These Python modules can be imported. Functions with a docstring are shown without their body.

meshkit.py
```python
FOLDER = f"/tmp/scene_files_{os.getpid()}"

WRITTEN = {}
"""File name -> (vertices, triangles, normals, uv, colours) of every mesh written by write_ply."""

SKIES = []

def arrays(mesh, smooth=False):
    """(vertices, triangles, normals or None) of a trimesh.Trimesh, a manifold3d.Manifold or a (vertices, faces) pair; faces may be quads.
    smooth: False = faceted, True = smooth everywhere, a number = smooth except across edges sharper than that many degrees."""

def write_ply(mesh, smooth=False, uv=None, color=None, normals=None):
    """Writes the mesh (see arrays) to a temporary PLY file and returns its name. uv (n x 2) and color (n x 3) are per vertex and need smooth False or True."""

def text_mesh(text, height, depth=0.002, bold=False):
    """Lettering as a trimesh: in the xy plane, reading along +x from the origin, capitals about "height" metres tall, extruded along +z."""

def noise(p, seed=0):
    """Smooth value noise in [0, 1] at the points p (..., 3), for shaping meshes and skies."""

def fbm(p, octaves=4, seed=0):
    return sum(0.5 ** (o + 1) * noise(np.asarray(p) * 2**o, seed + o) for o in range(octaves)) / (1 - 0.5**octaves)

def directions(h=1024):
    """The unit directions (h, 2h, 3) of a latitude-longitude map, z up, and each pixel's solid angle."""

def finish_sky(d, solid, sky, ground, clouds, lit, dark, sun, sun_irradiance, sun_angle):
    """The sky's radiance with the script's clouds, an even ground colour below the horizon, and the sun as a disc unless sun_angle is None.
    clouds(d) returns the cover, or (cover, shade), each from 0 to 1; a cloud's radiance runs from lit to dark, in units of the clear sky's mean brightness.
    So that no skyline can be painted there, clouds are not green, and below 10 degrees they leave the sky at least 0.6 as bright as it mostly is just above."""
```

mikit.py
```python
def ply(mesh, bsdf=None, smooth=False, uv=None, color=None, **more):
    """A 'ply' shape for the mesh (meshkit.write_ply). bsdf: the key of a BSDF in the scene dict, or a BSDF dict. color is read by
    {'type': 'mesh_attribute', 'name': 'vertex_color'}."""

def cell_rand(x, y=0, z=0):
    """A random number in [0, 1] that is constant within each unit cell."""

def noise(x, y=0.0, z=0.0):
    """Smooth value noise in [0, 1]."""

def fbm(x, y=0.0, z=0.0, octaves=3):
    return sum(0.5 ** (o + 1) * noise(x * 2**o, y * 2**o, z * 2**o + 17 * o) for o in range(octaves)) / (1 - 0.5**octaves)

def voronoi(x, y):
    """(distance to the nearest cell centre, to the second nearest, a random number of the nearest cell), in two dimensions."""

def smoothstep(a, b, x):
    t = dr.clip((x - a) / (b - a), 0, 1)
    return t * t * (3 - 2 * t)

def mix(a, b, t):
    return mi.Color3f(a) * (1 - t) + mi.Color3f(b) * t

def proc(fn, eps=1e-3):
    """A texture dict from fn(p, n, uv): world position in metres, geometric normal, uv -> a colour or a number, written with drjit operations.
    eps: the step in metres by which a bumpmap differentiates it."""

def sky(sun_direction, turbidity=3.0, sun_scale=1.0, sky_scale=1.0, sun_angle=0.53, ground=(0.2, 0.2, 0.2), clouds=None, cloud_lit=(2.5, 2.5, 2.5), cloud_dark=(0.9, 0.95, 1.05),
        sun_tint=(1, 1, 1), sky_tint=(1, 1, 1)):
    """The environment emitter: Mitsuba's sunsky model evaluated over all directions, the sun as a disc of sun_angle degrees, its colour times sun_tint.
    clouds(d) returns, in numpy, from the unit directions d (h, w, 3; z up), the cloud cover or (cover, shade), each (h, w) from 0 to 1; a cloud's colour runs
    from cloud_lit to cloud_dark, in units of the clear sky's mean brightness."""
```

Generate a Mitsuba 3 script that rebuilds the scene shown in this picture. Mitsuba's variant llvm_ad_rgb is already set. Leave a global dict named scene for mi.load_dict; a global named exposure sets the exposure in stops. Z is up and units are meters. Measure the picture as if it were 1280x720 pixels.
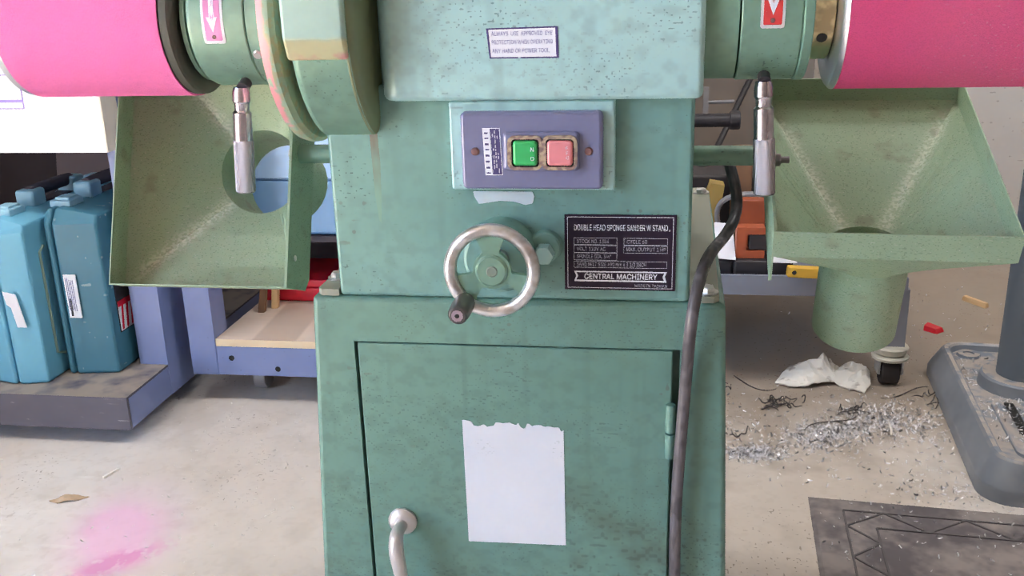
import math, random
import numpy as np, trimesh, drjit as dr, mitsuba as mi, manifold3d as m3
import mikit, meshkit
from mikit import proc, noise, fbm, voronoi, smoothstep, mix, cell_rand
from shapely.geometry import Polygon, Point, box as sbox, LineString
from shapely import affinity
from shapely.ops import unary_union
T = mi.ScalarTransform4f
random.seed(5); rng = np.random.default_rng(5)
scene, labels = {}, {}

# ------------------------------------------------------------------ camera, sky, light, exposure
CAM = np.array([0.125, -0.80, 0.85]); PITCH, YAW, ROLL = map(math.radians, (18.0, 8.6, 1.6))
fw = np.array([-math.sin(YAW)*math.cos(PITCH), math.cos(YAW)*math.cos(PITCH), -math.sin(PITCH)])
rt = np.array([math.cos(YAW), math.sin(YAW), 0.0]); up = np.cross(rt, fw)
up = rt*math.sin(ROLL) + up*math.cos(ROLL)
scene['camera'] = {'type': 'perspective', 'fov': 2*math.degrees(math.atan(640/1200)), 'fov_axis': 'x', 'near_clip': 0.02, 'far_clip': 200.0,
    'to_world': T().look_at(origin=CAM.tolist(), target=(CAM+fw).tolist(), up=up.tolist())}
exposure = 2.12
def overcast(d):
    n = meshkit.fbm(d*3.0, 4, 3)
    return np.clip((n-0.42)*5, 0, 1)*0.8, np.clip(n*0.6, 0, 1)
scene['sky'] = mikit.sky((-0.22, -0.30, 0.93), turbidity=4.0, sun_scale=20.0, sky_scale=12.0, sun_tint=(1.0, 1.0, 1.03), sky_tint=(0.95, 0.97, 1.0), ground=(0.4, 0.39, 0.37), clouds=overcast,
    cloud_lit=(1.3, 1.32, 1.4), cloud_dark=(1.0, 1.03, 1.12))
FILL_TUBE_POWER = 18.0  # strength of the added fill tubes

# ------------------------------------------------------------------ helpers
def key_for(name, parent=None):
    base = name if parent is None else parent + '__' + name
    k, i = base, 0
    while k in scene or k in labels:
        i += 1; k = f'{base}_{i:03d}'
    return k
def thing(name, label, cat, group=None, kind=None):
    k = key_for(name); labels[k] = {'label': label, 'category': cat}
    if group: labels[k]['group'] = group
    if kind: labels[k]['kind'] = kind
    return k
def add(name, mesh, bsdf, parent=None, label=None, smooth=30, kind=None, **more):
    k = key_for(name, parent)
    scene[k] = mikit.ply(mesh, bsdf, smooth=smooth, **more)
    if label or kind:
        labels[k] = {}
        if label: labels[k]['label'] = label
        if kind: labels[k]['kind'] = kind
    return k
def solo(name, mesh, bsdf, label, cat, group=None, kind=None, smooth=30):
    k = add(name, mesh, bsdf, None, smooth=smooth)
    labels[k] = {'label': label, 'category': cat}
    if group: labels[k]['group'] = group
    if kind: labels[k]['kind'] = kind
    return k
def struct(name, mesh, bsdf, smooth=False, parent=None, label=None):
    k = add(name, mesh, bsdf, parent, smooth=smooth)
    if parent is None: labels[k] = {'label': label or name.replace('_', ' '), 'kind': 'structure'}
    return k
def tm(man):
    m = man.to_mesh(); return trimesh.Trimesh(np.array(m.vert_properties[:, :3]), np.array(m.tri_verts), process=False)
def mb(mesh):
    return m3.Manifold(m3.Mesh(np.asarray(mesh.vertices, np.float32), np.asarray(mesh.faces, np.uint32)))
def cat(*ms): return trimesh.util.concatenate([m for m in ms])
def box(x0, x1, y0, y1, z0, z1):
    b = trimesh.creation.box((x1-x0, y1-y0, z1-z0)); b.apply_translation(((x0+x1)/2, (y0+y1)/2, (z0+z1)/2)); return b
def rbox(x0, x1, y0, y1, z0, z1, r=0.004, seg=16):
    s = m3.Manifold.sphere(r, seg)
    return tm(m3.Manifold.batch_hull([s.translate((x, y, z)) for x in (x0+r, x1-r) for y in (y0+r, y1-r) for z in (z0+r, z1-r)]))
def hullpts(pts, r=0.0, seg=12):
    if r <= 0: return trimesh.convex.convex_hull(np.array(pts, float))
    s = m3.Manifold.sphere(r, seg)
    return tm(m3.Manifold.batch_hull([s.translate(tuple(map(float, p))) for p in pts]))
def frame_from(d):
    d = np.array(d, float); d /= np.linalg.norm(d)
    a = np.array([0, 0, 1.0]) if abs(d[2]) < 0.9 else np.array([1.0, 0, 0])
    u = np.cross(a, d); u /= np.linalg.norm(u); v = np.cross(d, u)
    return u, v, d
def lathe(profile, p0, d, n=64, close=True):
    """profile [(s along d, radius)...]"""
    u, v, d = frame_from(d); p0 = np.array(p0, float)
    pr = list(profile)
    if close: pr = [(pr[0][0], 0.0)] + pr + [(pr[-1][0], 0.0)]
    an = np.linspace(0, 2*np.pi, n, endpoint=False)
    V = []; idx = []
    for s, r in pr:
        if r < 1e-9: idx.append([len(V)]); V.append(p0+d*s)
        else:
            idx.append(list(range(len(V), len(V)+n)))
            V += [p0 + d*s + r*(math.cos(a)*u + math.sin(a)*v) for a in an]
    F = []
    for a, b in zip(idx[:-1], idx[1:]):
        for i in range(n):
            j = (i+1) % n
            if len(a) == 1 and len(b) == 1: continue
            if len(a) == 1: F.append((a[0], b[j], b[i]))
            elif len(b) == 1: F.append((a[i], a[j], b[0]))
            else: F += [(a[i], a[j], b[j]), (a[i], b[j], b[i])]
    m = trimesh.Trimesh(np.array(V), np.array(F), process=False)
    return m
def cyl(p0, p1, r, n=40, ch=0.0):
    p0, p1 = np.array(p0, float), np.array(p1, float); L = np.linalg.norm(p1-p0)
    pr = [(0, r), (L, r)] if ch <= 0 else [(0, r-ch), (ch*0.3, r-ch*0.3), (ch, r), (L-ch, r), (L-ch*0.3, r-ch*0.3), (L, r-ch)]
    return lathe(pr, p0, p1-p0, n)
def tube(pts, r, n=14, smooth_n=0):
    p = np.array(pts, float)
    if smooth_n:
        from scipy.interpolate import CubicSpline
        t = np.r_[0, np.cumsum(np.linalg.norm(np.diff(p, axis=0), axis=1))]
        p = CubicSpline(t, p)(np.linspace(0, t[-1], smooth_n))
    rr = np.broadcast_to(r, (len(p),)) if np.ndim(r) == 0 else np.interp(np.linspace(0, 1, len(p)), np.linspace(0, 1, len(r)), r)
    tg = np.gradient(p, axis=0); tg /= np.linalg.norm(tg, axis=1, keepdims=True)+1e-12
    u = frame_from(tg[0])[0]; V = []
    an = np.linspace(0, 2*np.pi, n, endpoint=False)
    for q, t, ra in zip(p, tg, rr):
        u = u - t*(u@t); u /= np.linalg.norm(u); w = np.cross(t, u)
        V += [q + ra*(math.cos(a)*u+math.sin(a)*w) for a in an]
    F = []
    for i in range(len(p)-1):
        for j in range(n):
            k = (j+1) % n; a, b, c, d_ = i*n+j, i*n+k, (i+1)*n+k, (i+1)*n+j
            F += [(a, b, c), (a, c, d_)]
    c0, c1 = len(V), len(V)+1; V += [p[0], p[-1]]; e = (len(p)-1)*n
    for j in range(n):
        k = (j+1) % n; F += [(c0, k, j), (c1, e+j, e+k)]
    return trimesh.Trimesh(np.array(V), np.array(F), process=False)
def ext(poly, h):
    gs = getattr(poly, 'geoms', [poly])
    return cat(*[trimesh.creation.extrude_polygon(g, h, engine='earcut') for g in gs if g.area > 1e-10])
def front(poly, yf, yb):
    """polygon in (x, z), front face at y = yf, back at y = yb (yf < yb)"""
    m = ext(poly, yb-yf)
    v = np.array(m.vertices); m.vertices = np.c_[v[:, 0], yb - v[:, 2], v[:, 1]]
    return m
def rrect(x0, x1, z0, z1, r, q=6):
    return sbox(x0+r, z0+r, x1-r, z1-r).buffer(r, quad_segs=q)
def bevel_front(poly, yf, yb, b=0.001, steps=3):
    """plate on a wall facing -y with a rounded front edge (convex polygons)"""
    pts = []
    for k in range(steps+1):
        a = k/steps*math.pi/2
        g = poly.buffer(-b*(1-math.sin(a))) if k < steps else poly
        y = yf + b*(1-math.cos(a))
        pts += [(x, y, z) for x, z in np.array(g.exterior.coords)]
    pts += [(x, yb, z) for x, z in np.array(poly.exterior.coords)]
    return trimesh.convex.convex_hull(np.array(pts))
def text(s, x, z, h, y, width=None, bold=False, depth=0.0004, italic=0.0):
    m = meshkit.text_mesh(s, h, depth, bold)
    v = np.array(m.vertices)
    if width: v[:, 0] *= width/(v[:, 0].max()-v[:, 0].min())
    v[:, 0] += italic*v[:, 1]
    m.vertices = np.c_[x+v[:, 0], y - v[:, 2], z+v[:, 1]]
    return m
def hexbolt(p, d, r, h, washer=True):
    b = lathe([(0, r), (h*0.8, r), (h, r*0.86)], p, d, 6)
    if washer: b = cat(lathe([(0, r*1.45), (0.0012, r*1.45)], np.array(p)-np.array(d)*0.0, d, 24), b)
    return b

# ------------------------------------------------------------------ materials
def pr(base, rough=0.5, **k):
    if not isinstance(base, dict): base = {'type': 'rgb', 'value': list(base)}
    return {'type': 'principled', 'base_color': base, 'roughness': rough, **k}
def two(b): return {'type': 'twosided', 'bsdf': b}
def flat(name, c, rough=0.5, **k): scene[name] = two(pr(c, rough, **k)); return name

def paint(base, dark, speck=0.5, rough=0.42, name='paint', lowdirt=0.0):
    def fn(p, n, uv):
        a = fbm(p.x*9, p.y*9, p.z*9, 4)
        c = mix(base, dark, smoothstep(0.35, 0.75, a)*0.7)
        m = fbm(p.x*95, p.y*95, p.z*95+20, 3)
        c = mix(c, [b*0.78 for b in base], smoothstep(0.42, 0.75, m)*0.6)
        streak = fbm(p.x*70, p.y*70, p.z*4+3, 3)
        c = mix(c, [b*0.72 for b in base], smoothstep(0.56, 0.8, streak)*0.45)
        s = noise(p.x*500+7, p.y*500, p.z*500)
        big = noise(p.x*22+3, p.y*22, p.z*22)
        c = mix(c, (0.03, 0.045, 0.04), smoothstep(0.76, 0.9, s)*smoothstep(0.35, 0.75, big)*speck*0.75)
        r = noise(p.x*190, p.y*190+9, p.z*190)
        g = fbm(p.x*14, p.y*14, p.z*14+50, 3)
        c = mix(c, (0.10, 0.055, 0.035), smoothstep(0.8, 0.93, r)*smoothstep(0.58, 0.75, g)*0.4)
        if lowdirt > 0:
            d = fbm(p.x*17+5, p.y*17, p.z*21, 5)
            low = 1-smoothstep(0.29, 0.49, p.z)
            side = 0.35+0.65*smoothstep(-0.02, 0.07, p.x)
            c = mix(c, (0.05, 0.07, 0.058), smoothstep(0.46, 0.78, d)*low*side*lowdirt)
            d2 = noise(p.x*260+9, p.y*260, p.z*240)*0.5 + 0.5*d
            c = mix(c, (0.03, 0.035, 0.03), smoothstep(0.60, 0.74, d2)*low*side*lowdirt*0.6)
        return c
    scene[name] = two(pr(proc(fn), rough, specular=0.45)); return name
G_CAB_DIM = paint((0.112, 0.222, 0.186), (0.088, 0.188, 0.155), 0.5, 0.42, 'green_cabinet_dim', 0.75)  # same green, darkened for the weaker light low on the front
G_COL = paint((0.162, 0.305, 0.275), (0.125, 0.255, 0.225), 0.8, 0.42, 'green_column_paint')  # same green, middle tone of the light falling off down the front
G_HEAD_LIT = paint((0.40, 0.61, 0.585), (0.35, 0.55, 0.525), 0.6, 0.4, 'green_head_lit')  # same green, lightened and blued for the stronger light on the head
G_HOUS = paint((0.165, 0.285, 0.21), (0.125, 0.23, 0.17), 0.7, 0.4, 'green_housing_paint')
CREASES = []
def hop_fn(p, n, uv):
    a = fbm(p.x*10, p.y*10, p.z*10, 4)
    c = mix((0.21, 0.325, 0.205), (0.285, 0.36, 0.24), a)
    s = noise(p.x*800, p.y*800, p.z*800)
    c = mix(c, (0.07, 0.10, 0.06), smoothstep(0.6, 0.95, s)*0.4)
    s2 = noise(p.x*650+40, p.y*650, p.z*650)
    c = mix(c, (0.42, 0.45, 0.36), smoothstep(0.78, 0.95, s2)*0.4)
    wear = mi.Float(0)
    for a_, b_ in CREASES:                     # paint rubbed thin along the folded creases
        ab = b_-a_; L2 = float(ab@ab)
        t = dr.clip(((p.x-a_[0])*ab[0]+(p.y-a_[1])*ab[1]+(p.z-a_[2])*ab[2])/L2, 0, 1)
        d2 = dr.square(p.x-a_[0]-t*ab[0])+dr.square(p.y-a_[1]-t*ab[1])+dr.square(p.z-a_[2]-t*ab[2])
        wear = dr.maximum(wear, dr.exp(-d2/6e-5)*smoothstep(0.0, 0.25, t))
    sp = noise(p.x*520+9, p.y*520, p.z*520)
    c = mix(c, (0.50, 0.54, 0.43), wear*(0.35+0.65*smoothstep(0.35, 0.7, sp))*0.85)
    r = fbm(p.x*55, p.y*55, p.z*55+9, 4)
    c = mix(c, (0.14, 0.095, 0.06), smoothstep(0.6, 0.8, r)*0.3)
    return c
flat('olive_shaded_paint', (0.15, 0.18, 0.098), 0.5)  # flange olive with the shade of its turned-away side mixed in
flat('flange_paint', (0.235, 0.25, 0.20), 0.45)
scene['hopper_paint'] = two(pr(proc(hop_fn), 0.45, specular=0.4))
def ring_fn(p, n, uv):
    a = fbm(p.x*60, p.y*60, p.z*60, 3)
    c = mix((0.25, 0.38, 0.28), (0.40, 0.46, 0.30), a)
    e = fbm(p.x*110+4, p.y*60, p.z*45, 3)
    left = 1-smoothstep(-0.1785, -0.1755, p.x+0.009*(e-0.5))
    hi = smoothstep(0.735, 0.785, p.z+0.03*(e-0.5))
    ch = fbm(p.x*260, p.y*200, p.z*150, 3)
    c = mix(c, (0.44, 0.33, 0.16), smoothstep(0.5, 0.62, ch)*0.5)
    return mix(c, (0.66, 0.27, 0.29), dr.clip(left*smoothstep(0.36, 0.46, e*0.6+ch*0.4-0.12+0.2*hi), 0, 0.92))
scene['ring_paint'] = two(pr(proc(ring_fn), 0.5))
def pad_fn(p, n, uv):
    e = fbm(p.x*70+4, p.y*60, p.z*90, 3)
    c = mix((0.36, 0.50, 0.43), (0.31, 0.45, 0.39), e)
    edge = (1-smoothstep(0.8045, 0.8105, p.z+0.004*(e-0.5)))
    c = mix(c, (0.52, 0.47, 0.25), edge*0.9)
    edge2 = (1-smoothstep(0.7940, 0.8000, p.z+0.004*(e-0.5)))
    return mix(c, (0.52, 0.26, 0.22), edge2*smoothstep(0.35, 0.6, e)*smoothstep(-0.17, -0.12, p.x))
scene['pad_paint'] = two(pr(proc(pad_fn), 0.42))
def belt(base, worn, name, strong):
    def fn(p, n, uv):
        g = noise(p.x*1500, p.y*1500, p.z*1500)
        c = mix(base, [b*0.72 for b in base], smoothstep(0.3, 0.9, g)*0.6)
        w = smoothstep(0.28, 0.42, p.x)*(1-smoothstep(0.40, 0.44, p.x))*strong
        s = noise(p.x*700, p.y*520, p.z*520)
        v = fbm(p.x*18, p.y*10, p.z*10, 3)
        c = mix(c, worn, smoothstep(0.76, 0.95, s)*w*0.6*v*1.6)
        return mix(c, worn, w*v*0.22)
    scene[name] = two(pr(proc(fn), 0.85, specular=0.25)); return name
BELT_L = belt((0.88, 0.20, 0.44), (0.9, 0.5, 0.6), 'belt_pink', 0.0)
BELT_R = belt((0.60, 0.075, 0.19), (0.62, 0.36, 0.40), 'belt_dusty_pink', 1.0)
def knurl_fn(p, n, uv):
    a = dr.sin((p.z+ dr.atan2(p.y-0.0, 1.0)*0)*2600+p.x*2600)*dr.sin(p.z*2600-p.x*2600)
    return a*0.0003
scene['chrome'] = two({'type': 'roughconductor', 'material': 'Cr', 'alpha': 0.09, 'specular_reflectance': {'type': 'rgb', 'value': [1.0, 0.98, 1.0]}})
scene['knurled_chrome'] = two({'type': 'bumpmap', 'arbitrary': {'type': 'proc', **{k: v for k, v in proc(knurl_fn, 2e-4).items() if k != 'type'}}, 'scale': 1.0,
    'bsdf': {'type': 'roughconductor', 'material': 'Cr', 'alpha': 0.28}})
def steel_fn(p, n, uv):
    a = fbm(p.x*90, p.y*90, p.z*90, 3)
    return mix((0.80, 0.79, 0.80), (0.50, 0.46, 0.43), smoothstep(0.35, 0.75, a))
scene['worn_steel'] = two(pr(proc(steel_fn), 0.33, metallic=0.9))
flat('zinc', (0.55, 0.55, 0.53), 0.35, metallic=0.85)
scene['aluminium'] = two(pr((0.75, 0.75, 0.77), 0.32, metallic=0.95))
def brass_fn(p, n, uv):
    a = fbm(p.x*120, p.y*120, p.z*120, 3)
    c = mix((0.34, 0.25, 0.13), (0.62, 0.50, 0.28), smoothstep(0.4, 0.7, a))
    return mix((0.15, 0.21, 0.11), c, smoothstep(0.787, 0.797, p.z))
scene['old_collar'] = two(pr(proc(brass_fn), 0.35, metallic=0.4))
flat('handle_zinc', (0.62, 0.58, 0.57), 0.38, metallic=0.55)
flat('black_rubber', (0.03, 0.03, 0.032), 0.5)
flat('drum_end', (0.05, 0.055, 0.045), 0.6)
flat('knob_black', (0.045, 0.04, 0.042), 0.3, specular=0.6)
flat('dark_hole', (0.008, 0.008, 0.008), 0.8)
flat('purple_grey', (0.16, 0.168, 0.28), 0.35, specular=0.6)
flat('old_green', (0.16, 0.20, 0.16), 0.4)
flat('pin_grey', (0.26, 0.20, 0.23), 0.4)
flat('button_green', (0.04, 0.42, 0.12), 0.3)
flat('button_red', (0.83, 0.27, 0.28), 0.3)
def bez_fn(p, n, uv):
    a = fbm(p.x*260, p.y*260, p.z*260, 3)
    return mix((0.20, 0.13, 0.12), (0.42, 0.33, 0.22), smoothstep(0.35, 0.7, a))
scene['bezel_rust'] = two(pr(proc(bez_fn), 0.5))
flat('rust_screw', (0.14, 0.07, 0.07), 0.5, metallic=0.3)
flat('white_print', (0.78, 0.78, 0.82), 0.5)
flat('grey_print', (0.50, 0.49, 0.53), 0.5)
flat('dim_print', (0.42, 0.40, 0.45), 0.5)
flat('navy_print', (0.045, 0.035, 0.13), 0.5)
flat('text_grey_blue', (0.20, 0.19, 0.34), 0.6)
flat('plate_black', (0.014, 0.008, 0.019), 0.45, specular=0.2)
flat('plate_red', (0.62, 0.05, 0.05), 0.4)
flat('plate_magenta', (0.60, 0.22, 0.42), 0.4)
flat('plate_silver', (0.72, 0.70, 0.70), 0.35, metallic=0.3)
def label_fn(p, n, uv):
    a = noise(p.x*520, p.y, p.z*520); b = fbm(p.x*40, p.y, p.z*40, 3)
    near = smoothstep(0.405, 0.45, p.z)
    c = mix((0.72, 0.72, 0.75), (0.66, 0.67, 0.71), fbm(p.x*14, p.y, p.z*14, 3))
    return mix(c, (0.42, 0.47, 0.46), smoothstep(0.72, 0.85, a)*smoothstep(0.5, 0.65, b)*near*0.8)
scene['blank_label'] = two(pr(proc(label_fn), 0.4))
flat('tape_residue', (0.55, 0.62, 0.66), 0.4)
flat('cord_grey', (0.085, 0.08, 0.085), 0.45)
def tape_fn(p, n, uv):
    return mix((0.085, 0.078, 0.09), (0.052, 0.048, 0.056), smoothstep(0.4, 0.6, fbm(p.x*90, p.y*90, p.z*60, 2)))
scene['cord_mat'] = two(pr(proc(tape_fn), 0.42))
# room and background
def floor_fn(p, n, uv):
    a = fbm(p.x*2.2, p.y*2.2, 1.0, 5); b = fbm(p.x*14+3, p.y*14, 2.0, 4)
    c = mix((0.56, 0.50, 0.445), (0.65, 0.61, 0.575), smoothstep(0.3, 0.7, a))
    c = mix(c, (0.38, 0.325, 0.27), smoothstep(0.5, 0.8, b)*0.28)
    f = fbm(p.x*75, p.y*75, 5.0, 3)
    c = mix(c, (0.40, 0.34, 0.28), smoothstep(0.5, 0.8, f)*0.16)
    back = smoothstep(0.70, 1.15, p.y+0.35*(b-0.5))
    c = mix(c, (0.25, 0.20, 0.155), back*0.78*smoothstep(-0.45, 0.1, p.x))  # brown dirt at the back; its darkness also carries shade under the cart
    # pink grinding dust under the left drum
    dx, dy = p.x+0.725, p.y-0.46
    t = dr.exp(-(dr.square(dx*0.8+dy*0.35)/0.0032 + dr.square(dy*0.8-dx*0.35)/0.010))
    c = mix(c, (0.83, 0.42, 0.66), dr.clip(t*0.9*(0.55+0.9*b), 0, 0.6))
    ex, ey = p.x+0.69, p.y-0.385
    t2 = dr.exp(-(dr.square(ex*0.7-ey*0.7)/0.0006 + dr.square(ex*0.7+ey*0.7)/0.004))
    c = mix(c, (0.62, 0.23, 0.44), dr.clip(t2*smoothstep(0.3, 0.6, fbm(p.x*60, p.y*60, 0.0, 3))*1.2, 0, 0.8))
    # scuffs and pale scratches
    s = noise(p.x*9+p.y*3, p.y*60, 4.0)
    c = mix(c, (0.72, 0.69, 0.66), smoothstep(0.8, 0.95, s)*smoothstep(0.5, 0.7, a)*0.5)
    d = noise(p.x*210, p.y*210, 8.0); e = fbm(p.x*5, p.y*5, 11.0, 3)
    c = mix(c, (0.16, 0.12, 0.09), smoothstep(0.86, 0.94, d)*smoothstep(0.45, 0.65, e)*0.6)
    return c
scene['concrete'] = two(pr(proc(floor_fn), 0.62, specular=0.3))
def wall_fn(p, n, uv):
    c = mix((0.60, 0.555, 0.50), (0.64, 0.60, 0.55), fbm(p.x*3, p.y*3, p.z*3, 3))
    return mix(c, (0.28, 0.23, 0.19), smoothstep(0.9, 0.96, noise(p.x*75, p.y*75, p.z*75))*0.5)
scene['wall_paint'] = two(pr(proc(wall_fn), 0.7))
flat('driveway', (0.52, 0.50, 0.47), 0.8)
flat('ceiling_white', (0.32, 0.31, 0.29), 0.8)
def blue_fn(p, n, uv):
    a = fbm(p.x*9, p.y*9, p.z*9, 4); s = noise(p.x*110, p.y*110, p.z*110)
    c = mix((0.17, 0.22, 0.415), (0.145, 0.19, 0.36), a)
    return mix(c, (0.10, 0.10, 0.13), smoothstep(0.9, 0.97, s)*0.3)
scene['blue_steel'] = two(pr(proc(blue_fn), 0.45))
flat('chest_blue', (0.14, 0.30, 0.52), 0.4)
flat('chest_blue_light', (0.34, 0.55, 0.82), 0.4)
def case_fn(p, n, uv):
    a = fbm(p.x*7, p.y*7, p.z*5, 4); s = noise(p.x*120, p.y*120, p.z*90)
    c = mix((0.032, 0.135, 0.20), (0.052, 0.175, 0.25), a)
    d = smoothstep(0.40, 0.47, p.z)
    c = mix(c, (0.34, 0.40, 0.42), smoothstep(0.85, 0.95, s)*0.5)
    return c
scene['case_teal'] = two(pr(proc(case_fn), 0.45, specular=0.4))
def case2_fn(p, n, uv):
    a = fbm(p.x*7+9, p.y*7, p.z*5, 4)
    return mix((0.12, 0.36, 0.52), (0.16, 0.43, 0.58), a)
scene['case_light_teal'] = two(pr(proc(case2_fn), 0.45, specular=0.4))
flat('case_latch_blue', (0.28, 0.50, 0.62), 0.4)
flat('case_handle_dark', (0.035, 0.03, 0.05), 0.5)
flat('case_trim', (0.16, 0.24, 0.20), 0.5)
def deck_fn(p, n, uv):
    d = fbm(p.x*26, p.y*26, p.z*26, 4)
    topf = smoothstep(0.5, 0.9, n.z)
    c = mix((0.075, 0.075, 0.105), (0.095, 0.09, 0.115), d)
    c = mix(c, (0.24, 0.205, 0.175), topf*smoothstep(0.2, 0.6, d)*0.95)
    sc = noise(p.x*40+p.z*30, p.y*30, p.z*200)
    return mix(c, (0.36, 0.35, 0.36), smoothstep(0.86, 0.95, sc)*0.5*smoothstep(0.5, 0.7, d))
scene['deck_dark'] = two(pr(proc(deck_fn), 0.55))
flat('cabinet_white', (0.86, 0.86, 0.88), 0.45)
flat('cream_edge', (0.70, 0.64, 0.52), 0.5)
flat('purple_line', (0.32, 0.24, 0.62), 0.5)
flat('shelf_dark', (0.035, 0.03, 0.042), 0.7)
flat('grey_panel', (0.20, 0.17, 0.19), 0.7)
def ply_fn(p, n, uv):
    g = fbm(p.x*5, p.y*60, p.z*60, 3); st = smoothstep(-0.70, -0.69, p.x+ (p.y-0.97)*0.05)*(1-smoothstep(-0.605, -0.595, p.x+(p.y-0.97)*0.05))
    c = mix((0.66, 0.53, 0.43), (0.58, 0.45, 0.36), g)
    c = mix(c, (0.43, 0.32, 0.25), st*0.75)
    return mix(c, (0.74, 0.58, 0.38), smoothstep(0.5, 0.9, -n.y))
scene['plywood'] = two(pr(proc(ply_fn), 0.6))
flat('box_red', (0.55, 0.012, 0.035), 0.4)
flat('grey_blue_steel', (0.20, 0.215, 0.26), 0.45)
flat('caster_grey', (0.42, 0.44, 0.46), 0.4, metallic=0.5)
flat('caster_cream', (0.60, 0.58, 0.50), 0.5)
flat('clamp_orange', (0.33, 0.075, 0.03), 0.45)
flat('tool_yellow', (0.72, 0.42, 0.05), 0.45)
flat('tool_dark_yellow', (0.26, 0.18, 0.05), 0.5)
flat('tool_black', (0.022, 0.02, 0.024), 0.45)
flat('tool_grey', (0.20, 0.19, 0.19), 0.4)
flat('taupe', (0.19, 0.163, 0.143), 0.8)
flat('tool_brown', (0.16, 0.085, 0.045), 0.6)
def paper_fn(p, n, uv):
    s = fbm(p.x*55, p.y*55, p.z*55, 3)
    return mix((0.83, 0.80, 0.74), (0.28, 0.24, 0.20), smoothstep(0.55, 0.78, s)*0.8)
scene['paper_white'] = two(pr(proc(paper_fn), 0.75))
def cast_fn(p, n, uv):
    a = fbm(p.x*20, p.y*20, p.z*20, 4)
    c = mix((0.155, 0.185, 0.23), (0.225, 0.255, 0.30), a)
    d = fbm(p.x*45, p.y*45, 4.0, 3)
    return mix(c, (0.42, 0.37, 0.33), smoothstep(0.7, 0.95, n.z)*smoothstep(0.25, 0.6, d)*0.8)
scene['cast_grey'] = two(pr(proc(cast_fn), 0.36, specular=0.6))
flat('column_blue_grey', (0.105, 0.14, 0.185), 0.33, specular=0.6)
def mat_fn(p, n, uv):
    a = fbm(p.x*12, p.y*12, 2.0, 4); b = fbm(p.x*60, p.y*60, 2.0, 3)
    c = mix((0.09, 0.08, 0.09), (0.23, 0.205, 0.20), smoothstep(0.35, 0.7, a*0.7+b*0.3))
    return c
scene['mat_rubber'] = two(pr(proc(mat_fn), 0.6))
flat('mat_ridge', (0.085, 0.078, 0.083), 0.55)
scene['swarf'] = two(pr({'type': 'mesh_attribute', 'name': 'vertex_color'}, 0.28, metallic=0.25, specular=0.8))
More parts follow.
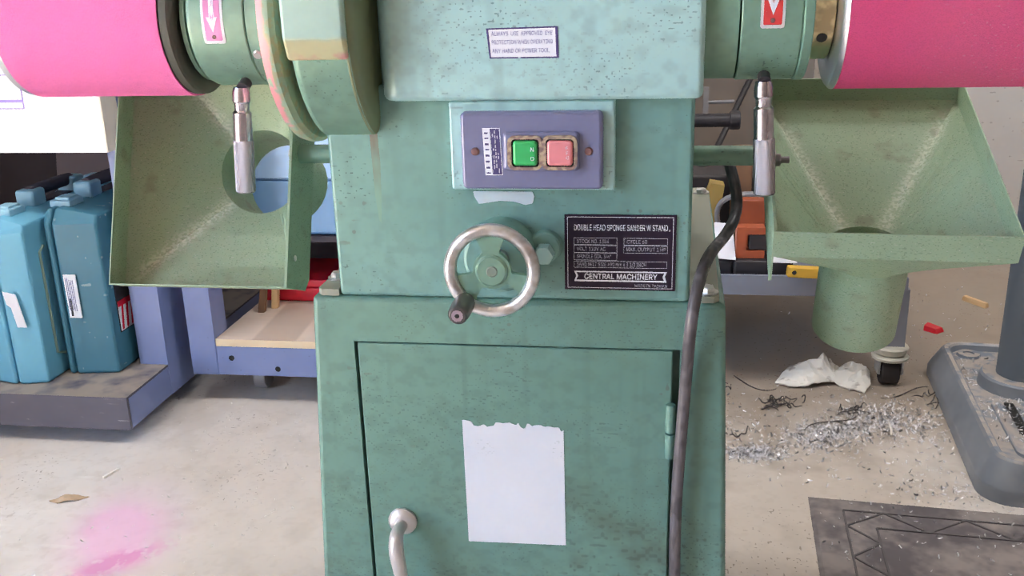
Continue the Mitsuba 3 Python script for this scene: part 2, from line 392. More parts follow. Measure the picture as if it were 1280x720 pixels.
flat('swarf_dark', (0.035, 0.028, 0.03), 0.5)
flat('speck_pale', (0.75, 0.70, 0.64), 0.6)
flat('leaf_brown', (0.46, 0.33, 0.22), 0.7)
flat('wood_chip', (0.62, 0.42, 0.22), 0.6)
flat('bit_red', (0.62, 0.02, 0.03), 0.4)

# ------------------------------------------------------------------ the garage
XL, XR, YB, YF, ZC = -1.95, 2.3, 2.4, -2.4, 2.6
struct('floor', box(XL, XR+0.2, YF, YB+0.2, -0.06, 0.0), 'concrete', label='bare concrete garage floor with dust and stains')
struct('driveway', cat(box(XL-14, XL, YF-12, YB+6, -0.08, -0.01), box(XL, XR+6, YF-12, YF, -0.08, -0.01)), 'driveway', label='sunlit concrete driveway outside the open door')
struct('wall_back', box(XL-0.1, XR+0.1, YB, YB+0.1, 0, ZC), 'wall_paint', label='pale back wall')
struct('wall_right', box(XR, XR+0.1, YF, YB, 0, ZC), 'taupe', label='right wall outside the picture')
struct('wall_left', cat(box(XL-0.1, XL, -0.9, YB, 0, ZC), box(XL-0.1, XL, YF, -0.9, 2.15, ZC)), 'wall_paint', label='left wall outside the picture')
struct('wall_front', box(XL-0.1, XR+0.1, YF-0.1, YF, 0, ZC), 'taupe', label='front wall beside the open garage door')
struct('ceiling', box(XL-0.1, XR+0.1, YF-0.1, YB+0.1, ZC, ZC+0.08), 'ceiling_white', label='white ceiling')
for x0, y0, note in ((-1.75, 0.35, 'left of the sander'), (0.45, 0.75, 'right of the sander')):
    lt = thing('added_fill_light', 'unseen twin tube fill light added on the ceiling ' + note, 'fill_lamp')  # unseen tubes added as fill from above
    add('housing', box(x0, x0+1.24, y0-0.1, y0+0.1, ZC-0.05, ZC-0.001), 'ceiling_white', lt, smooth=False)
    for yy in (y0-0.06, y0+0.06):
        k = add('fill_tube', cyl((x0+0.02, yy, ZC-0.075), (x0+1.22, yy, ZC-0.075), 0.016, 16), 'cabinet_white', lt)
        scene[k]['emitter'] = {'type': 'area', 'radiance': {'type': 'rgb', 'value': [FILL_TUBE_POWER, FILL_TUBE_POWER*1.0, FILL_TUBE_POWER*1.02]}}

# ------------------------------------------------------------------ the sander
S = thing('drum_sander', 'green double drum sander with pink sanding drums on a tapered steel cabinet', 'sander')
ZT = 0.576
# cabinet: tapered steel box with a door opening
r = 0.006
def cab_pts(ins=0.0):
    return [(-0.1825+r, r, ZT-r), (0.1905-r, r, ZT-r), (-0.2125+r, r, r), (0.213-r, r, r), (-0.1825+r, 0.47-r, ZT-r), (0.200-r, 0.47-r, ZT-r), (-0.209+r, 0.49-r, r), (0.214-r, 0.49-r, r)]
cab = mb(hullpts(cab_pts(), r, 20))
pocket = mb(box(-0.1455, 0.1525, -0.02, 0.022, 0.085, 0.5325))
cabinet = add('cabinet', tm(cab - pocket), G_CAB_DIM, S)
# hinge-side shadow gap is real: the door is narrower than its opening
door = add('door', rbox(-0.1425, 0.1462, 0.0, 0.016, 0.088, 0.5312, 0.0016, 10), G_CAB_DIM, S)
for z0, z1 in ((0.428, 0.452), (0.4535, 0.481)):
    add('hinge_knuckle', cyl((0.1455, -0.003, z0), (0.1455, -0.003, z1), 0.0045, 20, 0.0008), G_CAB_DIM, door)
# torn blank sticker on the door
top = []
xs = np.linspace(-0.0465, 0.0485, 46)
for x in xs:
    d = 0.004*abs(meshkit.noise(np.array([x*260, 1.0, 2.0]))-0.3) + 0.0035*(meshkit.noise(np.array([x*90, 5.0, 2.0])) > 0.62)
    top.append((x, 0.4568-0.002*(x+0.0465)/0.095-d - (0.004 if x > 0.0445 else 0)))
lab = Polygon([(-0.0455, 0.3262), (0.0495, 0.3277)] + top[::-1])
add('blank_sticker', front(lab, -0.0006, 0.001), 'blank_label', door, 'torn white blank sticker', smooth=False)
# lever latch
ro = lathe([(0, 0.0142), (0.003, 0.0142), (0.006, 0.0118), (0.0080, 0.0078)], (-0.1105, 0.0005, 0.3450), (0, -1, 0), 40)
add('latch_rose', ro, 'handle_zinc', door, 'round metal latch rose')
lev = tube([(-0.1105, -0.004, 0.3450), (-0.1105, -0.018, 0.3450), (-0.1105, -0.026, 0.3430), (-0.1102, -0.0305, 0.335), (-0.1085, -0.031, 0.315), (-0.1065, -0.031, 0.295), (-0.1055, -0.031, 0.272), (-0.1055, -0.031, 0.262)],
           [0.0062, 0.0062, 0.0072, 0.0072, 0.0066, 0.0058, 0.0058, 0.005], 20, 40)
add('lever_handle', lev, 'handle_zinc', door, 'drooping metal lever handle')
# base flange of the column with its bolts
for pts_, bolts in (([(-0.1765, 0.006), (-0.172, 0.001), (-0.156, 0.001), (-0.156, 0.447), (-0.17, 0.447), (-0.1765, 0.44)], ((-0.1675, 0.036), (-0.166, 0.41))),
                   ([(0.1597, 0.001), (0.180, 0.001), (0.1845, 0.006), (0.197, 0.425), (0.190, 0.447), (0.1597, 0.447)], ((0.1745, 0.013), (0.187, 0.415)))):
    m = ext(Polygon(pts_), 0.006); m.apply_translation((0, 0, ZT+0.0003))
    flange = add('base_flange', m, 'flange_paint', S, smooth=20)
    for x, y in bolts: add('flange_bolt', hexbolt((x, y, ZT+0.0063), (0, 0, 1), 0.0068, 0.006), 'zinc', flange)
column = add('column', rbox(-0.155, 0.1588, 0.0006, 0.40, ZT+0.0006, 0.765, 0.004, 20), G_COL, S)
# rust run below the pulley housing
strk = Polygon([(-0.1165, 0.738), (-0.1100, 0.738), (-0.1085, 0.7), (-0.1095, 0.67), (-0.1110, 0.645), (-0.1130, 0.648), (-0.1150, 0.67), (-0.1160, 0.705)])
def rust_fn(p, n, uv):
    return mix((0.155, 0.28, 0.22), (0.15, 0.13, 0.10), smoothstep(0.66, 0.735, p.z+0.04*(fbm(p.x*200, p.y, p.z*60, 2)-0.5)))
scene['rust_run'] = two(pr(proc(rust_fn), 0.6))
add('rust_streak', front(strk, 0.0004, 0.002), 'rust_run', column, 'brown rust streak', smooth=False)

# head casting
def head_mesh():
    # left front edge is rounded where it turns in behind the pulley flange
    c = m3.Manifold.cylinder(0.185, 0.016, 0.016, 48)
    def slab(z0, z1, e):
        cs = [m3.Manifold.cylinder(z1-z0, r_-e, r_-e, 48).translate((x, y, z0)) for x, y, r_ in ((-0.0990+0.016, -0.02+0.016, 0.016), (0.164-0.006, -0.02+0.006, 0.006), (-0.0990+0.016, 0.19, 0.016), (0.164-0.006, 0.19, 0.006))]
        return cs
    parts = []
    for k in range(5):
        a = k/4*math.pi/2; e = 0.0055*(1-math.sin(a)); z = 0.7535+0.0055*(1-math.cos(a))
        parts += slab(z, 0.94, e)
    return tm(m3.Manifold.batch_hull(parts))
head = add('head_casting', head_mesh(), G_HEAD_LIT, S)
# pulley housing: ring, drum, raised pad, end flange
AY, AZ = 0.05, 0.820
def lx(profile, smoothn=160, close=True): return lathe([(x, rr) for x, rr in profile], (0, AY, AZ), (1, 0, 0), smoothn, close)
ph = add('pulley_housing', lx([(-0.174, 0.074), (-0.1625, 0.074), (-0.1620, 0.094), (-0.1612, 0.1010), (-0.1598, 0.1050), (-0.157, 0.1074), (-0.153, 0.1085), (-0.111, 0.1085)]), G_HOUS, S)
add('front_ring', lx([(-0.1855, 0.101), (-0.1835, 0.1075), (-0.178, 0.1092), (-0.1735, 0.1087), (-0.1700, 0.105), (-0.1690, 0.097)]), 'ring_paint', ph, 'ring with worn pink and bare paint')
add('end_flange', lx([(-0.1142, 0.1082), (-0.1136, 0.1087), (-0.1125, 0.1088), (-0.1108, 0.1083), (-0.1092, 0.1070), (-0.1076, 0.1048), (-0.1064, 0.1014), (-0.1058, 0.0972), (-0.1055, 0.092), (-0.1055, 0.07)]), 'olive_shaded_paint', ph, 'olive end flange', smooth=60)
add('raised_pad', hullpts([(x, y, z) for x in (-0.1590, -0.1150) for y, z in ((-0.0600, 0.9415), (-0.0600, 0.808), (-0.0540, 0.7945), (0.05, 0.7945), (0.05, 0.9415))], 0.0035, 16), 'pad_paint', ph, 'raised flat pad with worn edge')
add('web', rbox(-0.110, -0.070, 0.012, 0.19, 0.757, 0.93, 0.008, 16), G_HEAD_LIT, head)
# left spindle housing
sl = add('spindle_housing', lx([(-0.269, 0.050), (-0.267, 0.056), (-0.263, 0.058), (-0.2165, 0.058), (-0.2155, 0.0573)]), G_HOUS, S)
add('neck_flange', lx([(-0.2138, 0.0588), (-0.2035, 0.0588), (-0.2025, 0.056), (-0.178, 0.056)]), G_HOUS, sl)
add('flange_screw', lathe([(0, 0.0042), (0.003, 0.0042), (0.0045, 0.003)], (-0.2085, 0.0, 0.7935), (0, -0.85, -0.5), 20), 'zinc', sl)
add('end_lip', lx([(-0.2755, 0.046), (-0.274, 0.0535), (-0.270, 0.0535)]), G_HOUS, sl)
# right spindle housing
sr = add('spindle_housing', lx([(0.1918, 0.0578), (0.1928, 0.0585), (0.2375, 0.0585), (0.2385, 0.0575)]), G_HOUS, S)
add('inner_sleeve', lx([(0.150, 0.0575), (0.1903, 0.0575)]), G_HOUS, sr)
add('end_lip', lx([(0.2388, 0.0578), (0.240, 0.0592), (0.2462, 0.0592), (0.247, 0.058), (0.247, 0.04)]), G_HOUS, sr)
col = add('set_collar', lx([(0.247, 0.040), (0.248, 0.0425), (0.2645, 0.0425), (0.2655, 0.041)]), 'old_collar', S, 'tarnished brass coloured collar')
hd = np.array([0, 0.02-0.05, 0.8005-0.82]); hd = hd/np.linalg.norm(hd)
add('set_screw_hole', lathe([(0, 0.0042), (0.0006, 0.0042)], np.array([0.2565, AY, AZ])+hd*0.0423, hd, 20), 'dark_hole', col)
# drums
def drum(x0, x1, mat, lab, aluside):
    RD = 0.067
    d = add('sanding_drum', lx([(x0+0.0005, RD-0.004), (x0+0.001, RD-0.0012), (x1-0.001, RD-0.0012), (x1-0.0005, RD-0.004)]), 'drum_end', S)
    add('abrasive_belt', lx([(x0, RD-0.0015), (x0, RD), (x1, RD), (x1, RD-0.0015), (x0, RD-0.0015)], close=False), mat, d, lab)
    return d
dl = drum(-0.440, -0.288, BELT_L, 'bright pink abrasive belt', 0)
add('rim_plate', lx([(-0.449, 0.060), (-0.447, 0.0655), (-0.4403, 0.0665)]), 'aluminium', dl, 'silver rim plate')
add('backing_disc', lx([(-0.2882, 0.0645), (-0.2865, 0.0658), (-0.2805, 0.0652), (-0.2785, 0.062), (-0.278, 0.05)]), 'drum_end', dl, 'dark rubber backing disc')
add('shaft', lx([(-0.2779, 0.040), (-0.2755, 0.040)]), 'drum_end', dl)
drr = drum(0.2710, 0.431, BELT_R, 'dusty dark pink abrasive belt', 1)
add('rim_plate', lx([(0.2662, 0.058), (0.2667, 0.0625), (0.2677, 0.0645), (0.2703, 0.0671), (0.2713, 0.0674), (0.2713, 0.06)]), 'aluminium', drr, 'silver rim plate')
add('rim_plate', lx([(0.4312, 0.06), (0.4312, 0.0668), (0.437, 0.0662), (0.439, 0.062), (0.4392, 0.055)]), 'aluminium', drr, 'silver rim plate')
# rotation plates with arrows on the housings, bent to the cylinder
def bent(m, R):
    v = np.array(m.vertices); th = (AZ - v[:, 2])/R; dep = v[:, 1]      # dep: negative = outwards
    v[:, 1] = AY - (R-dep)*np.cos(th); v[:, 2] = AZ - (R-dep)*np.sin(th); m.vertices = v; return m
def fine(m, n=2):
    for _ in range(n): m = m.subdivide()
    return m
def arrow_plate(x0, x1, zlow, R, mat, nm):
    w = x1-x0
    p = add('direction_plate', bent(fine(front(rrect(x0, x1, zlow, zlow+0.075, 0.002), -0.0006, 0.0), 3), R), 'plate_silver', S, nm, smooth=True)
    add('color_field', bent(fine(front(rrect(x0+w*0.12, x1-w*0.12, zlow+0.0025, zlow+0.072, 0.001), -0.0009, -0.0004), 3), R), mat, p, smooth=True)
    xc = (x0+x1)/2; zt = zlow+0.0125
    arr = Polygon([(xc-w*0.08, zlow+0.068), (xc-w*0.12, zt+0.007), (xc-w*0.26, zt+0.0075), (xc, zt-0.0035), (xc+w*0.26, zt+0.0075), (xc+w*0.12, zt+0.007), (xc+w*0.08, zlow+0.068)])
    add('arrow', bent(fine(front(arr, -0.0012, -0.0008), 2), R), 'white_print', p, smooth=True)
    add('rivet', bent(fine(front(Point(xc, zlow+0.0055).buffer(0.0016), -0.0014, -0.0008), 1), R), 'rust_screw', p, smooth=True)
arrow_plate(-0.2525, -0.2335, 0.8035, 0.058, 'plate_magenta', 'silver plate with magenta field and white down arrow')
arrow_plate(0.2060, 0.2245, 0.8075, 0.0585, 'plate_red', 'silver plate with red field and pale down arrow')
# warning sticker on the head
ws = add('warning_sticker', front(Polygon([(-0.0055, 0.7878), (0.0495, 0.7875), (0.0490, 0.8112), (-0.0075, 0.8105)]), -0.0204, -0.0195), 'white_print', S, 'white warning sticker with navy border', smooth=False)
outer = Polygon([(-0.0058, 0.7874), (0.0500, 0.7870), (0.0494, 0.8116), (-0.0080, 0.8108)])
inner = Polygon([(-0.0046, 0.7884), (0.0479, 0.7882), (0.0473, 0.8104), (-0.0062, 0.8098)])
gapc = sbox(0.0172, 0.7860, 0.0192, 0.7890)
add('border', front(outer.difference(inner).difference(gapc), -0.0207, -0.0200), 'navy_print', ws, smooth=False)
lines = cat(text('ALWAYS  USE  APPROVED  EYE', -0.0040, 0.8050, 0.0031, -0.0204, 0.0490, bold=True, depth=0.0002), text('PROTECTION WHEN OPERATING', -0.0040, 0.7984, 0.0031, -0.0204, 0.0490, bold=True, depth=0.0002), text('ANY HAND OR POWER TOOL', -0.0036, 0.7917, 0.0031, -0.0204, 0.0460, bold=True, depth=0.0002))
add('lettering', lines, 'text_grey_blue', ws, smooth=False)

# switch box
sb = add('switch_box', rbox(-0.0435, 0.0945, -0.012, 0.004, 0.678, 0.7528, 0.0025, 14), G_HEAD_LIT, S)
fp = add('face_plate', bevel_front(rrect(-0.0325, 0.0850, 0.6805, 0.7448, 0.0045), -0.0205, -0.011, 0.003), 'purple_grey', sb, 'purple grey switch plate')
add('raised_panel', bevel_front(rrect(0.0030, 0.0660, 0.6965, 0.7290, 0.004), -0.0245, -0.019, 0.003), 'purple_grey', sb)
for x0, x1, mt, nm, st in ((0.0115, 0.0325, 'button_green', 'green_button', 'ON'), (0.0395, 0.0615, 'button_red', 'red_button', 'OFF')):
    zc = 0.712; xc = (x0+x1)/2
    ring = rrect(xc-0.0148, xc+0.0142, zc-0.0140, zc+0.0142, 0.006).difference(rrect(xc-0.0114, xc+0.0114, zc-0.0114, zc+0.0114, 0.003))
    add('button_bezel', front(ring, -0.0272, -0.0235), 'bezel_rust', sb, 'rusty button surround', smooth=20)
    add('button_well', front(rrect(xc-0.0114, xc+0.0114, zc-0.0114, zc+0.0114, 0.003), -0.0252, -0.0235), 'dark_hole', sb)
    bm = bevel_front(rrect(x0+0.0004, x1-0.0004, zc-0.0103, zc+0.0103, 0.0032), -0.0292, -0.0245, 0.0026)
    b = add(nm, bm, mt, sb, nm.replace('_', ' '))
    if st == 'ON':
        tx = cat(text('N', x1-0.0062, zc+0.0018, 0.0032, -0.0291, depth=0.0004, bold=True), text('O', x1-0.0062, zc-0.0058, 0.0032, -0.0291, depth=0.0004, bold=True))
    else:
        tx = cat(*[text(ch, x1-0.0060, zc+0.0030-i*0.0038, 0.0026, -0.0291, depth=0.0004) for i, ch in enumerate('FFO')])
    add('button_lettering', tx, 'white_print', sb, smooth=False)
for x in (-0.0205, 0.0735):
    sc = lathe([(0, 0.0034), (0.0012, 0.0034), (0.002, 0.0022)], (x, -0.0203, 0.7125), (0, -1, 0), 20)
    add('plate_screw', sc, 'rust_screw', sb)
rl = add('rating_label', front(Polygon([(-0.0125, 0.6925), (0.0022, 0.6925), (0.0006, 0.7318), (-0.0140, 0.7318)]), -0.0209, -0.020), 'white_print', sb, 'small white and navy rating label', smooth=False)
add('label_field', front(Polygon([(-0.0062, 0.6932), (0.0016, 0.6932), (0.0000, 0.7311), (-0.0078, 0.7311)]), -0.0212, -0.0205), 'navy_print', sb, smooth=False)
dash = []
for c in range(4):
    z = 0.6945
    while z < 0.729:
        h = random.uniform(0.0015, 0.0038)
        x = -0.0066+c*0.0019 - (z-0.6925)*0.04
        if random.random() < 0.75: dash.append(sbox(x, z, x+0.0009, z+h))
        z += h+0.0011
add('label_marks', front(unary_union(dash), -0.0214, -0.0209), 'grey_print', sb, smooth=False)
dash = []
z = 0.6940
while z < 0.729:
    h = random.uniform(0.002, 0.0034); x = -0.0112-(z-0.6925)*0.04
    dash.append(sbox(x, z, x+0.0032, z+h*0.5)); z += h+0.002
add('label_marks', front(unary_union(dash), -0.0212, -0.0205), 'navy_print', sb, smooth=False)
# scrap of tape under the switch
tp = Polygon([(-0.0268, 0.6738), (0.0235, 0.6735), (0.0250, 0.6700), (0.0235, 0.6645), (0.018, 0.6632), (0.008, 0.6660), (-0.004, 0.6668), (-0.015, 0.6650), (-0.0225, 0.6640), (-0.0255, 0.669)]).buffer(0.0012).buffer(-0.0006)
add('tape_scrap', front(tp, -0.0006, 0.001), 'tape_residue', S, 'pale scrap of old tape', smooth=False)

# nameplate
NX0, NX1, NZ0, NZ1 = 0.0512, 0.1464, 0.5873, 0.6545
npk = add('nameplate', front(sbox(NX0, NZ0, NX1, NZ1), -0.0010, 0.001), 'plate_black', S, 'black data plate with silver print', smooth=False)
def fr(x0, x1, z0, z1, t=0.0004): return sbox(x0, z0, x1, z1).difference(sbox(x0+t, z0+t, x1-t, z1-t))
def nx(u): return NX0 + u*(NX1-NX0)     # u, v across and down the plate
def nz(v): return NZ1 - v*(NZ1-NZ0)
frames = [fr(nx(0.025), nx(0.975), nz(0.975), nz(0.025), 0.0006)]
for u0, u1, v0, v1 in ((0.085, 0.475, 0.30, 0.395), (0.085, 0.475, 0.40, 0.50), (0.085, 0.475, 0.50, 0.60), (0.085, 0.925, 0.61, 0.70), (0.535, 0.925, 0.30, 0.395), (0.535, 0.925, 0.40, 0.50)):
    frames.append(fr(nx(u0), nx(u1), nz(v1), nz(v0), 0.00035))
add('border', front(unary_union(frames), -0.0013, -0.0009), 'grey_print', npk, smooth=False)
y0 = -0.0011
def nt(s, u, v, hv, uw, mat_list, bold=False): mat_list.append(text(s, nx(u), nz(v), hv*(NZ1-NZ0), y0, uw*(NX1-NX0), bold, 0.0003))
L1 = []
nt('DOUBLE HEAD SPONGE SANDER W STAND', 0.085, 0.205, 0.078, 0.835, L1)
L1.append(front(sbox(nx(0.935), nz(0.205), nx(0.945), nz(0.19)), -0.0014, -0.0011))
add('title_lettering', cat(*L1), 'white_print', npk, smooth=False)
L2 = []
nt('STOCK NO. 1384', 0.11, 0.372, 0.048, 0.29, L2); nt('VOLT 110V AC', 0.11, 0.472, 0.048, 0.26, L2); nt('SPINDLE DIA. 3/4"', 0.11, 0.572, 0.048, 0.31, L2)
nt('SAND BELT SIZE 490 mm x 3 1/2 INCH', 0.11, 0.677, 0.048, 0.625, L2); nt('CYCLE 60', 0.56, 0.372, 0.048, 0.18, L2); nt('MAX. OUTPUT 1 HP', 0.555, 0.472, 0.048, 0.35, L2)
nt('MADE IN TAIWAN', 0.635, 0.955, 0.04, 0.29, L2)
add('small_lettering', cat(*L2), 'dim_print', npk, smooth=False)
rb = Polygon([(nx(0.085), nz(0.745)), (nx(0.925), nz(0.745)), (nx(0.905), nz(0.81)), (nx(0.925), nz(0.885)), (nx(0.085), nz(0.885)), (nx(0.105), nz(0.81))])
ri = Polygon([(nx(0.105), nz(0.762)), (nx(0.900), nz(0.762)), (nx(0.885), nz(0.81)), (nx(0.900), nz(0.865)), (nx(0.105), nz(0.865)), (nx(0.122), nz(0.81))])
L3 = [front(rb.difference(ri), -0.0014, -0.0009)]
nt('CENTRAL MACHINERY', 0.175, 0.85, 0.07, 0.66, L3, True)
add('banner_lettering', cat(*L3), 'white_print', npk, smooth=False)

# handwheel: boss, lock bolt, dished wheel with three spokes, rim, crank knob
WX, WY, WZ, WR = -0.0036, -0.060, 0.6210, 0.0346
add('wheel_boss', lathe([(0, 0.0315), (0.022, 0.0305), (0.0245, 0.0295), (0.026, 0.027)], (-0.004, 0.001, 0.6205), (0, -1, 0), 56), G_COL, S)
add('wheel_shaft', cyl((WX, -0.02, WZ), (WX, -0.056, WZ), 0.0095, 28), 'worn_steel', S)
lb = add('lock_boss', lathe([(0, 0.0145), (0.008, 0.0135), (0.0095, 0.012)], (0.0350, 0.001, 0.6265), (0, -1, 0), 36), G_COL, S)
add('lock_bolt', hexbolt((0.0345, -0.008, 0.6225), (0, -1, 0), 0.0092, 0.012, False), G_HEAD_LIT, lb, 'hexagon bolt head')
wheel = add('handwheel', lathe([(0, 0.0135), (0.010, 0.0135), (0.0118, 0.0115)], (WX, WY+0.010, WZ), (0, -1, 0), 40), G_HOUS, S)
disc = Point(0, 0).buffer(WR-0.001, quad_segs=24)
cut = []
for a0, a1 in ((-8, 68), (114, 190), (240, 320)):
    an = np.radians(np.linspace(a0, a1, 16)); ri_, ro_ = 0.0158, WR-0.0045
    cut.append(Polygon([(ro_*math.cos(a), ro_*math.sin(a)) for a in an] + [(ri_*math.cos(a), ri_*math.sin(a)) for a in an[::-1]]).buffer(-0.0025).buffer(0.0025))
m = front(affinity.translate(disc.difference(unary_union(cut)), WX, WZ), WY+0.001, WY+0.0075)
add('spoke_web', m, G_HOUS, wheel)
tor = trimesh.creation.torus(WR, 0.0054, 96, 24); tor.apply_transform(trimesh.transformations.rotation_matrix(math.pi/2, [1, 0, 0])); tor.apply_translation((WX, WY+0.001, WZ))
add('rim', tor, 'worn_steel', wheel, 'bare worn steel rim', smooth=True)
add('shaft_end', lathe([(0, 0.0052), (0.002, 0.0052), (0.003, 0.004)], (WX+0.0006, WY+0.0005, WZ), (0, -1, 0), 28), 'old_green', wheel)
ka = math.radians(226); kp = np.array([WX+0.0015+0.034*math.cos(ka), WY, WZ-0.0015+0.034*math.sin(ka)])
add('crank_knob', lathe([(0, 0.0058), (0.003, 0.0058), (0.0035, 0.0075), (0.008, 0.0086), (0.024, 0.0090), (0.036, 0.0082), (0.0395, 0.0068), (0.040, 0.0052)], kp+np.array([0, 0.002, 0]), (0, -1, 0), 40), 'knob_black', wheel, 'black crank knob')
add('knob_pin', lathe([(0, 0.0048), (0.0006, 0.0048), (0.0007, 0.0018)], kp+np.array([0, -0.0378, 0]), (0, -1, 0), 24), 'pin_grey', wheel)
add('knob_socket', lathe([(0, 0.0018), (0.0003, 0.0018)], kp+np.array([0, -0.0385, 0]), (0, -1, 0), 16), 'dark_hole', wheel)

# clamp levers under the spindle housings
def clamp_lever(x, y, z0, z1, lean, mat_note):
    d = np.array([lean, 0, -1.0])/math.hypot(lean, 1); p0 = np.array([x, y, z0]); L = z0-z1
    k = add('clamp_lever', lathe([(0, 0.0062), (0.004, 0.0074), (0.012, 0.0076), (0.014, 0.0064), (0.020, 0.0062), (0.022, 0.0080), (0.046, 0.0082)], p0, d, 48), 'chrome', S, mat_note)
    add('knurled_grip', lathe([(0, 0.0084), (0.001, 0.0088), (L-0.05-0.0015, 0.0088), (L-0.05, 0.0074)], p0+d*0.046, d, 64), 'knurled_chrome', k)
    add('pivot_stud', cyl((x+0.001, y+0.010, z0+0.003), (x+0.001, y+0.001, z0-0.001), 0.0052, 20), 'tool_black', k)
    return k
clamp_lever(-0.2295, 0.004, 0.7645, 0.6675, -0.068, 'chrome lever with knurled grip')
clamp_lever(0.2120, 0.004, 0.7645, 0.6675, 0.062, 'chrome lever with knurled grip')

# dust hoppers on their rods
def hopper(yaw, rot_from_vertical, P0, X0, X1, L, hole_side, hole_w, hole_r, lipd, deep, name_note):
    """local u = +x along the rim, w = up the rim from the bottom edge, d = depth into the hopper. P0 = (y, z) of the bottom rim edge."""
    a = math.radians(rot_from_vertical)
    wv = np.array([0, math.sin(a), math.cos(a)]); dv = np.array([0, math.cos(a), -math.sin(a)])
    W = X1-X0; t = 0.0012
    cy, sy = math.cos(math.radians(yaw)), math.sin(math.radians(yaw))
    def P(u, w, d):
        q = np.array([u, 0, 0.0]) + wv*w + dv*d
        return np.array([X0 + q[0]*cy - q[1]*sy, P0[0] + q[0]*sy + q[1]*cy, P0[1] + q[2]])
    hc = np.array([hole_w[0], hole_w[1]]); HR = hole_r; tl = 0.078 if hole_side > 0 else 0.092
    rect = [(0, 0), (W, 0), (W, L), (0, L)]
    # matched rings: corners included, dense per side
    ring = []
    for i in range(4):
        p, q = np.array(rect[i]), np.array(rect[(i+1) % 4])
        for s in np.linspace(0, 1, 18, endpoint=False): ring.append(p+(q-p)*s)
    ring = np.array(ring); n = len(ring)
    ang = np.arctan2(ring[:, 1]-hc[1], ring[:, 0]-hc[0])
    circ = hc + HR*np.c_[np.cos(ang), np.sin(ang)]
    def layer(uv, d): return [P(u, w, dd) for (u, w), dd in zip(uv, np.broadcast_to(d, n))]
    def shrink(uv, e):
        c = uv.copy(); c[:, 0] = np.clip(c[:, 0], e, W-e); c[:, 1] = np.clip(c[:, 1], e, L-e); return c
    inner = [layer(shrink(ring, t), 0), layer(shrink(ring, t), lipd), layer(circ, deep), layer(circ, deep+tl)]
    circ_o = hc + (HR+t)*np.c_[np.cos(ang), np.sin(ang)]
    outer = [layer(circ_o, deep+tl), layer(circ_o, deep+t*1.5), layer(ring, lipd+t), layer(ring, 0)]
    lay = inner+outer; V = np.array([p for l in lay for p in l]); F = []
    for k in range(len(lay)):
        k2 = (k+1) % len(lay)
        for i in range(n):
            j = (i+1) % n
            F += [(k*n+i, k*n+j, k2*n+j), (k*n+i, k2*n+j, k2*n+i)]
    m = trimesh.Trimesh(V, np.array(F), process=False)
    if m.volume < 0: m.invert()
    for c_ in (((t, t), (t, L-t)) if hole_side > 0 else ((W-t, L-t), (t, L-t))):
        e = np.array(c_)-hc; q = hc + HR*e/np.linalg.norm(e)
        CREASES.append((P(*c_, lipd), P(*q, deep)))
    h = add('dust_hopper', m, 'hopper_paint', S, name_note, smooth=20)
    # deeper side plate that carries the rod
    ux = W if hole_side > 0 else 0.0
    ue = ux+0.0015*hole_side
    pl = [P(u, w, d) for u in (ux, ue) for w, d in ((0, -0.0005), (L, -0.0005), (L, 0.060), (0.012, 0.060), (0, 0.05))]
    add('side_plate', hullpts(pl), 'hopper_paint', h, smooth=False)
    return h, P
HL, PL = hopper(0.0, 21.3, (0.030, 0.573), -0.400, -0.219, 0.27, 1, (0.1205, 0.125), 0.044, 0.028, 0.075, 'left hopper tipped to face the front')
HRr, PR = hopper(-3.0, 68.9, (-0.022, 0.6465), 0.2255, 0.413, 0.268, -1, (0.090, 0.091), 0.038, 0.024, 0.084, 'right hopper tipped to face upward')
rod = add('hopper_rod', cyl((-0.219, 0.10, 0.689), (-0.150, 0.10, 0.689), 0.0092, 28), G_HOUS, S)
add('rod_nut', hexbolt((-0.2213, 0.10, 0.689), (-1, 0, 0), 0.0065, 0.007), 'zinc', rod)
rod2 = add('hopper_rod', cyl((0.155, 0.10, 0.687), (0.2310, 0.10, 0.687), 0.0092, 28), G_HOUS, S)
add('rod_nut', cat(hexbolt((0.2355, 0.10, 0.683), (1, 0, 0), 0.0062, 0.006), cyl((0.240, 0.10, 0.683), (0.249, 0.10, 0.683), 0.0032, 16)), 'tool_grey', rod2)
add('plate_rivet', lathe([(0, 0.003), (0.001, 0.0026)], PL(0.1826, 0.03, 0.018), (1, 0, 0), 16), 'speck_pale', HL)
# power cord
cord = tube([(0.165, 0.32, 0.655), (0.19, 0.20, 0.672), (0.2005, 0.12, 0.665), (0.2055, 0.115, 0.640), (0.196, 0.085, 0.619), (0.173, 0.018, 0.6085), (0.1635, -0.0135, 0.587), (0.1585, -0.0135, 0.528), (0.1545, -0.0125, 0.442), (0.1525, -0.012, 0.377), (0.1530, -0.012, 0.309), (0.156, -0.012, 0.22), (0.162, -0.014, 0.10), (0.18, -0.03, 0.02), (0.24, -0.02, 0.0065), (0.34, 0.05, 0.0065)], 0.0053, 18, 160)
add('power_cord', cord, 'cord_mat', S, 'dark grey power cord')

